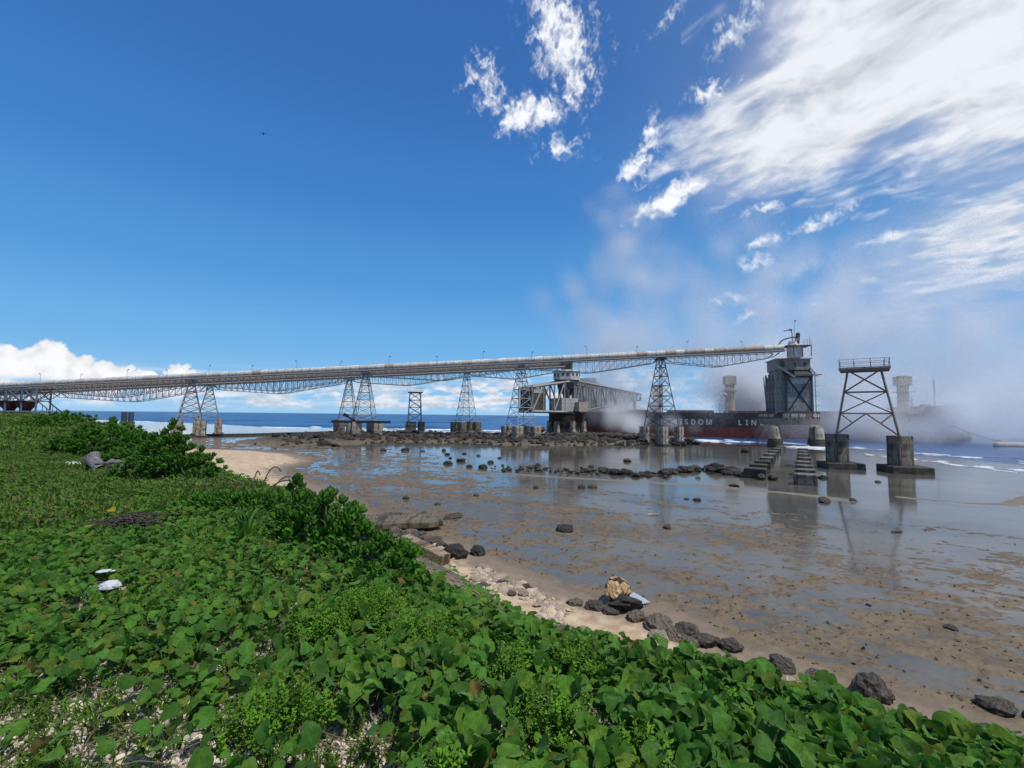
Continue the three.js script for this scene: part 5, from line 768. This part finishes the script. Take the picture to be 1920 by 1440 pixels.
// shrubs with rosettes of spoon-shaped leaves
const rosette = (() => { const r = rng(191), b = []; for (let i = 0; i < 13; i++) { const g = blade(0.125 + 0.035 * r(), 0.026, spoonLeaf, 0.25, 0.5 + 0.4 * r(), 2, 5).toNonIndexed(); g.rotateX(0.25 + 0.085 * i); g.rotateY(i * 2.4 + 0.3 * r()); b.push(g); } return mergeGeometries(b); })();
const shrubMat = leafMat(1, 1, 1, 0.35, 0.3), barkMat = std({ color: lin(0.13, 0.1, 0.07), roughness: 0.95 });
function shrub(label, x, z, parts, count, size, seed, y0 = 5.9, group) {   // parts: lobes [dx, dy, dz, rx, ry, rz] of the crown
  const r = rng(seed), g = thing('shrub', label, 'shrub', [x, y0, z], 0, group), spots = [], stems = [];
  const vol = parts.map((p) => Math.pow(p[3] * p[4] * p[5], 0.667)), total = vol.reduce((a, b) => a + b);
  parts.forEach(([a, b, c, rx, ry, rz], k) => { const n = Math.round(count * vol[k] / total); for (let i = 0; i < n; i++) { const u = r() * 2 - 0.75, t = r() * 6.283, v = V(Math.sqrt(Math.max(0, 1 - u * u)) * Math.cos(t), clamp(u, -0.9, 1), Math.sqrt(Math.max(0, 1 - u * u)) * Math.sin(t)), k2 = (r() < 0.12 ? 1.22 : 1) * (0.6 + 0.44 * Math.pow(r(), 0.6)) * (1 + 0.22 * fbm3(v.x * 2 + seed, v.y * 2, v.z * 2, 3)); const p = V(a + v.x * rx * k2, Math.max(0.05, b + v.y * ry * k2), c + v.z * rz * k2); spots.push([p, v]); if (i % 9 === 0) { const o = V((r() - 0.5) * rx * 0.5 + a * 0.5, 0, (r() - 0.5) * rz * 0.5 + c * 0.5); stems.push(new THREE.TubeGeometry(new THREE.CatmullRomCurve3([o, o.clone().lerp(p, 0.5).add(V(0, 0.06, 0)), p]), 6, 0.011, 5)); } } });
  const im = new THREE.InstancedMesh(rosette, shrubMat, spots.length), m = new THREE.Matrix4(), q = new THREE.Quaternion();
  spots.forEach(([p, v], i) => { const n = V(v.x * 0.8 + (r() - 0.5) * 0.5, v.y * 0.6 + 0.75, v.z * 0.8 + (r() - 0.5) * 0.5).normalize(), s = size * (0.7 + 0.55 * r()); q.setFromUnitVectors(YUP, n); im.setMatrixAt(i, m.compose(p, q, V(s, s, s))); const w = 0.7 + 0.55 * r(); im.setColorAt(i, lin(0.1 * w, 0.26 * w, 0.018 * w)); });
  im.name = 'foliage'; im.userData.kind = 'stuff'; shade(im); g.add(im);
  if (stems.length) part('branches', mergeGeometries(stems), barkMat, g);
  return g;
}
shrub('tall dark shrub with an upright sprig, left of the sand patch', -7.0, -9.7, [[0, 0.35, 0, 0.62, 0.5, 0.5], [-0.35, 0.62, 0.05, 0.32, 0.5, 0.3], [-0.2, 1.0, 0, 0.17, 0.3, 0.15], [0.42, 0.25, 0.15, 0.4, 0.4, 0.4], [-0.85, 0.3, -0.1, 0.5, 0.34, 0.4]], 420, 0.95, 201);
shrub('broad domed shrub on the far terrace in front of the twin posts', -13.2, -15.1, [[0, 0.4, 0, 1.1, 0.75, 0.8], [-0.9, 0.3, 0.1, 0.9, 0.55, 0.7], [1.0, 0.2, 0.2, 0.8, 0.5, 0.6]], 620, 1.1, 202);
shrub('low far shrub below the rusty hoppers', -30, -30.6, [[0, 0.4, 0, 2.2, 1.0, 1.2], [-2.0, 0.2, 0.5, 1.6, 0.7, 1], [2.0, 0.1, 0.4, 1.6, 0.6, 1]], 620, 1.5, 203);
shrub('low spreading shrub between the domed shrub and the tall shrub', -9.9, -12.1, [[0, 0.12, 0, 1.2, 0.42, 0.7], [1.2, 0.1, 0.6, 0.8, 0.36, 0.5], [-0.9, 0.1, -0.5, 0.7, 0.4, 0.5]], 420, 1.0, 204);
shrub('leafy shrub at the terrace edge below the ruined concrete slab', -2.2, -5.5, [[0, 0.22, 0, 0.42, 0.34, 0.36], [0.42, 0.12, 0.35, 0.34, 0.3, 0.32], [-0.38, 0.2, -0.2, 0.36, 0.3, 0.3]], 190, 0.95, 205, 5.9);
shrub('dark low shrub left of the dead curled stems', -4.0, -7.2, [[0, 0.08, 0, 0.7, 0.2, 0.45], [-0.7, 0.08, -0.2, 0.5, 0.18, 0.4]], 190, 0.85, 206);
shrub('low shrub trailing over the bank edge above the concrete beam', -1.35, -4.75, [[0, 0.05, 0, 0.34, 0.24, 0.34], [0.25, -0.02, 0.3, 0.28, 0.2, 0.28]], 110, 0.85, 207, 5.88);
{ // single sprig, dead curled stems, sword-leaved tuft
  const s = thing('shrub_sprig', 'single leafy sprig standing above the shrub before the flat', 'sprig', [-3.55, 5.92, -7.6]); rod('stem', s, V(0.02, -0.1, 0), V(0, 0.42, 0), 0.014, barkMat);
  for (const [x, y, z, k] of [[0, 0.4, 0, 1.4], [0.09, 0.33, 0.03, 1.1], [-0.1, 0.3, 0, 1.1], [0.02, 0.47, 0, 1.0], [0, 0.2, 0.05, 1.0]]) { const m = part('leaf_rosette', rosette, leafMats[1], s, [x, y, z], [0, x * 40, 0]); m.scale.setScalar(k); }
  const d = thing('dead_stem', 'dead brown curled stems left of the single leafy sprig', 'stems', [-4.5, 5.92, -8.2]); const r = rng(55);
  [[-0.1, 0.55, 0.1], [0.05, 0.62, 0.3], [0.22, 0.45, 0.38], [0.1, 0.38, 0.5], [-0.75, 0.42, 0.12], [-0.9, 0.3, -0.05], [-0.6, 0.34, 0.3]].forEach(([x, h, lean], i) => { const pts = [V(x, 0, 0), V(x + lean * 0.2, h * 0.6, 0.02), V(x + lean * 0.6, h * 0.97, 0), V(x + lean * 0.95, h, 0.02), V(x + lean * 1.15, h * 0.86, 0)]; part('stem', new THREE.TubeGeometry(new THREE.CatmullRomCurve3(pts), 14, 0.011, 5), barkMat, d); const b = []; for (let k = 0; k < 16; k++) { const c = new THREE.CatmullRomCurve3(pts).getPoint(0.4 + 0.6 * k / 16), g = blade(0.04, 0.006, ovalLeaf, 0.8, 1.2, 2, 2).toNonIndexed(); g.rotateZ(Math.PI + (r() - 0.5)); g.rotateY(r() * 6.28); g.translate(c.x, c.y, c.z); b.push(g); } part('dead_leaflets', mergeGeometries(b), barkMat, d); });
  const t = thing('sword_plant', 'tuft of upright sword-shaped leaves among the vine', 'plant', [-3.15, 5.88, -5.5]); for (let i = 0; i < 16; i++) { const m = part('sword_leaf', blade(0.42 + 0.16 * r(), 0.016, (v) => (1 - v * v) * (0.7 + 0.3 * v), 0.5, 0.15 + 0.3 * r(), 2, 6), leafMats[i % 4], t, [(r() - 0.5) * 0.08, 0, (r() - 0.5) * 0.06], [0, 0, 0]); m.rotation.set((r() - 0.5) * 0.9, r() * 6.28, (r() - 0.5) * 0.6); }
}
{ // driftwood, litter
  const drift = std({ map: rockTex, color: lin(0.4, 0.37, 0.34), roughness: 0.95, bumpMap: bumpFine, bumpScale: 0.01 });
  const log = (name, label, pts, rad) => { const c = new THREE.CatmullRomCurve3(pts.map((p) => V(...p))); const g = new THREE.TubeGeometry(c, 26, rad, 9); const p = g.attributes.position; for (let i = 0; i < p.count; i++) { const x = p.getX(i), y = p.getY(i), z = p.getZ(i); p.setXYZ(i, x + 0.03 * fbm3(x * 5, y * 5, z * 5), y + 0.04 * fbm3(x * 5, y * 5 + 9, z * 5), z); } g.computeVertexNormals(); solo(name, g, drift, label, 'driftwood'); };
  log('driftwood_log', 'grey arched driftwood log lying in the grass by the shrubs', [[-11.5, 6.1, -12.3], [-11.0, 6.3, -12.1], [-10.5, 6.28, -11.5], [-9.8, 6.08, -11.0]], 0.14);
  log('driftwood_log', 'grey driftwood stump slanting beside the tall shrub', [[-9.5, 6.24, -10.9], [-9.0, 6.2, -10.6], [-8.5, 6.06, -10.0]], 0.13);
  log('driftwood_branch', 'thin pale driftwood branch resting across the grey stump', [[-9.6, 6.28, -10.6], [-8.9, 6.34, -10.5], [-8.6, 6.36, -10.5]], 0.03);
  const white = std({ color: lin(0.52, 0.54, 0.55), roughness: 0.6 });
  const crumple = (w, h, d, seed) => { const g = new THREE.IcosahedronGeometry(1, 4), p = g.attributes.position; for (let i = 0; i < p.count; i++) { const x = p.getX(i), y = p.getY(i), z = p.getZ(i), n = 1 + 0.28 * fbm3(x * 2 + seed, y * 2, z * 2, 4) - 0.2 * Math.abs(fbm3(x * 4, y * 4, z * 4 + seed, 3)); p.setXYZ(i, x * n * w, Math.max(-0.2, y * n) * h, z * n * d); } g.computeVertexNormals(); return g; };
  solo('plastic_bag', crumple(0.075, 0.05, 0.06, 2), white, 'crumpled white plastic bag on the grit among vine leaves', 'litter', [-3.3, 6.06, -3.85], 0.3);
  solo('paper_scrap', crumple(0.075, 0.014, 0.04, 5), white, 'flat white scrap just above the crumpled plastic bag', 'litter', [-3.65, 6.06, -4.2], 0.2);
  solo('foam_scrap', crumple(0.2, 0.06, 0.1, 7), white, 'pale foam scrap in the grass left of the arched driftwood', 'litter', [-11.3, 6.14, -11.8], 0.4);
  const twigs = (label, x, z, w, n, seed) => { const r = rng(seed), b = []; for (let i = 0; i < n; i++) { const a = r() * 6.28, l = 0.15 + 0.3 * r(), p = V((r() - 0.5) * w * 2, 0.03 + 0.14 * r(), (r() - 0.5) * w), q = p.clone().add(V(Math.cos(a) * l, (r() - 0.5) * 0.12, Math.sin(a) * l * 0.6)); b.push(new THREE.TubeGeometry(new THREE.CatmullRomCurve3([p, p.clone().lerp(q, 0.5).add(V(0, 0.04, 0)), q]), 5, 0.004 + 0.004 * r(), 4)); } const t = thing('twig_heap', label, 'twigs', [x, 5.98, z]); const m = part('twigs', mergeGeometries(b), std({ color: lin(0.06, 0.047, 0.038), roughness: 0.95 }), t); m.userData.kind = 'stuff'; };
  twigs('heap of dark dry twigs at the left edge of the grass', -7.7, -7.3, 0.5, 130, 61); twigs('heap of dark dry twigs beside the yellow leaf', -4.95, -5.95, 0.3, 90, 62);
  const y = solo('fallen_leaf', blade(0.16, 0.05, ovalLeaf, 0.4, 0.8, 4, 6), leafMat(0.5, 0.3, 0.03, 0.1, 0.2), 'single yellow fallen leaf on the dark twigs', 'leaf', [-5.15, 6.2, -6.0], 0); y.rotation.set(-1.0, 0.4, 1.2);
}
// ------------------------------------------------------------------ birds
{
  const bird = (label, x, y, z, span, turn) => { const g = thing('seabird', label, 'bird', [x, y, z], turn); const body = new THREE.LatheGeometry([[0, -0.5], [0.035, -0.42], [0.07, -0.2], [0.09, 0.05], [0.07, 0.25], [0.045, 0.36], [0.02, 0.44], [0, 0.5]].map((p) => new THREE.Vector2(p[0] * span, p[1] * span * 0.7)), 10); body.rotateX(Math.PI / 2); const wing = (k) => gridGeometry([0, 0.25, 0.5, 0.75, 1], [-1, 0, 1], (u, v) => [k * u * span * 0.52, span * (0.2 * Math.sin(u * 2.2) - 0.32 * u * u), span * (v * 0.09 * (1 - u * 0.75) + 0.16 * u * u - 0.06 * Math.sin(u * 3)), u, v]); part('bird_body', mergeGeometries([body.toNonIndexed(), wing(1).toNonIndexed(), wing(-1).toNonIndexed()].map((q) => q)), std({ color: lin(0.012, 0.012, 0.016), roughness: 0.8, side: THREE.DoubleSide }), g); };
  bird('dark seabird gliding high in the clear blue sky', -33.5, 44.6, -58, 0.9, 0.4); bird('tiny dark seabird low in the blue sky above the conveyor', -101, 51, -180, 0.8, 1.0);
}
// ------------------------------------------------------------------ phosphate dust blowing off the loading booms
{
  const grain = (seed, n, size) => { const r = rng(seed), pos = new Float32Array(n * 9); for (let i = 0; i < n; i++) { let c; do c = V(gauss(r), gauss(r), gauss(r)); while (c.length() > 2.4); c.multiplyScalar(2.6); const a = V(r() - 0.5, r() - 0.5, r() - 0.5).normalize(), b = a.clone().cross(V(r() - 0.5, r() - 0.5, r() - 0.5)).normalize(); const d = a.clone().cross(b); for (let k = 0; k < 3; k++) { const t = k * 2.0944, p = c.clone().addScaledVector(b, Math.cos(t) * size).addScaledVector(d, Math.sin(t) * size); p.toArray(pos, i * 9 + k * 3); } } const g = new THREE.BufferGeometry(); g.setAttribute('position', new THREE.BufferAttribute(pos, 3)); g.computeVertexNormals(); return g; };
  const n = 9000, size = 0.06, geo = grain(301, n, size), area = 1.299 * size * size, opacity = 0.29;
  const mat = new THREE.MeshPhysicalMaterial({ color: lin(0.95, 0.965, 0.975), roughness: 1, transmission: 0.5, thickness: 0, transparent: true, opacity, side: THREE.DoubleSide, depthWrite: false });
  const cloud = (label, puffs, seed) => {   // puffs: centre, spread, optical depth through the middle
    const r = rng(seed), spots = [];
    for (const [x, y, z, sx, sy, sz, tau] of puffs) {
      const per = n * area * 0.5 * opacity, count = Math.max(1, Math.round(6.283 * sx * sy * tau / per / 1.0));
      for (let i = 0, guard = 0; i < count && guard < count * 12; guard++) { const p = V(x + gauss(r) * sx, y + gauss(r) * sy, z + gauss(r) * sz), w = fbm3(p.x * 0.09 + seed, p.y * 0.09, p.z * 0.09, 3) + 0.25 * fbm3(p.x * 0.3, p.y * 0.3, p.z * 0.3, 2); if (p.y < 0.4 || r() > 0.5 + w * 1.5) continue; const k = Math.min(1.6, 0.45 + 0.09 * Math.min(sx, sy)); spots.push([p, k]); i += k * k; }
    }
    const im = new THREE.InstancedMesh(geo, mat, spots.length), m = new THREE.Matrix4(), q = new THREE.Quaternion(), e = new THREE.Euler();
    spots.forEach(([p, k], i) => im.setMatrixAt(i, m.compose(p, q.setFromEuler(e.set(r() * 6.28, r() * 6.28, r() * 6.28)), V(k, k, k))));
    im.name = numbered('dust_plume'); im.userData.kind = 'stuff'; tag(im, label, 'dust'); shade(im); scene.add(im);
  };
  cloud('thick dust falling from the boom tip onto the ship', [[51, 13, -192, 3.5, 3.0, 8, 2.4], [46, 10, -184, 4.5, 2.6, 7, 3.0], [50, 6, -178, 4.5, 2.2, 6, 2.6], [49, 3.2, -174, 1.6, 1.7, 3, 1.6], [40, 8.5, -180, 4, 2.0, 6, 1.8], [40, 13, -186, 6, 3, 6, 1.0], [58, 6, -178, 5, 1.8, 5, 1.0], [50, 17, -196, 6, 3, 8, 0.9], [43, 19, -192, 7, 2.6, 8, 1.0], [38, 17, -184, 6, 2.6, 5, 0.6]], 1);
  cloud('dense dust bank left of the boxy loader', [[103, 20, -198, 5.5, 6, 11, 3.2], [100, 14, -196, 4.5, 3.2, 9, 2.4], [99, 24, -196, 3.2, 4.5, 10, 2.2], [109, 25, -198, 7, 7, 12, 1.6], [108, 13, -196, 6, 3, 9, 1.8], [103, 15, -192, 5, 4, 8, 2.2], [101, 19, -187, 4, 6, 4, 2.6], [102, 26, -190, 5, 3.5, 5, 1.6]], 2);
  cloud('thin dust column rising beside the tower to the clouds', [[46, 34, -198, 10, 8, 12, 0.9], [43, 49, -198, 11, 9, 12, 0.85], [52, 66, -198, 13, 10, 14, 0.5], [50, 87, -198, 10, 10, 14, 0.26], [44, 101, -198, 7, 7, 10, 0.24], [70, 44, -198, 16, 13, 16, 0.4]], 3);
  cloud('wide dust haze drifting over the ship and sea at right', [[116, 8, -156, 11, 6, 4, 0.8], [134, 9, -150, 15, 6.5, 7, 0.9], [158, 9, -142, 18, 8, 8, 1.1], [124, 32, -205, 22, 12, 16, 0.75], [160, 30, -194, 36, 14, 18, 1.1], [205, 16, -182, 34, 14, 22, 0.85], [200, 48, -200, 46, 18, 24, 0.7], [128, 58, -205, 32, 15, 20, 0.5], [185, 80, -205, 60, 16, 24, 0.2], [150, 3, -112, 24, 2.2, 9, 0.3], [205, 4, -150, 36, 3.5, 18, 0.6]], 4);
}

// things of one kind that only their place tells apart: say which, counted from the left
{
  const ones = ['', 'first', 'second', 'third', 'fourth', 'fifth', 'sixth', 'seventh', 'eighth', 'ninth', 'tenth', 'eleventh', 'twelfth', 'thirteenth', 'fourteenth', 'fifteenth', 'sixteenth', 'seventeenth', 'eighteenth', 'nineteenth', 'twentieth'], word = (n) => (n <= 20 ? ones[n] : (n < 30 ? 'twenty-' : n === 30 ? 'thirtieth' : n < 40 ? 'thirty-' : n === 40 ? 'fortieth' : 'forty-') + (n % 10 ? ones[n % 10] : ''));
  for (const g of ['boulders along the foot of the bank', 'lone rocks on the reef flat', 'rocks heaped beside the ruined slab', 'rocks below the sand patch', 'wave-washed rocks before the ship', 'lamp posts along the conveyor']) scene.children.filter((o) => o.userData.group === g).sort((a, b) => a.position.x / -a.position.z - b.position.x / -b.position.z).forEach((o, i) => { o.userData.label = o.userData.label.replace('lying in the shallow water of', 'on').replace('in the line along', 'at').replace('rough brown', 'rough') + ', ' + word(i + 1) + ' from the left'; });
}
renderer.render(scene, camera);
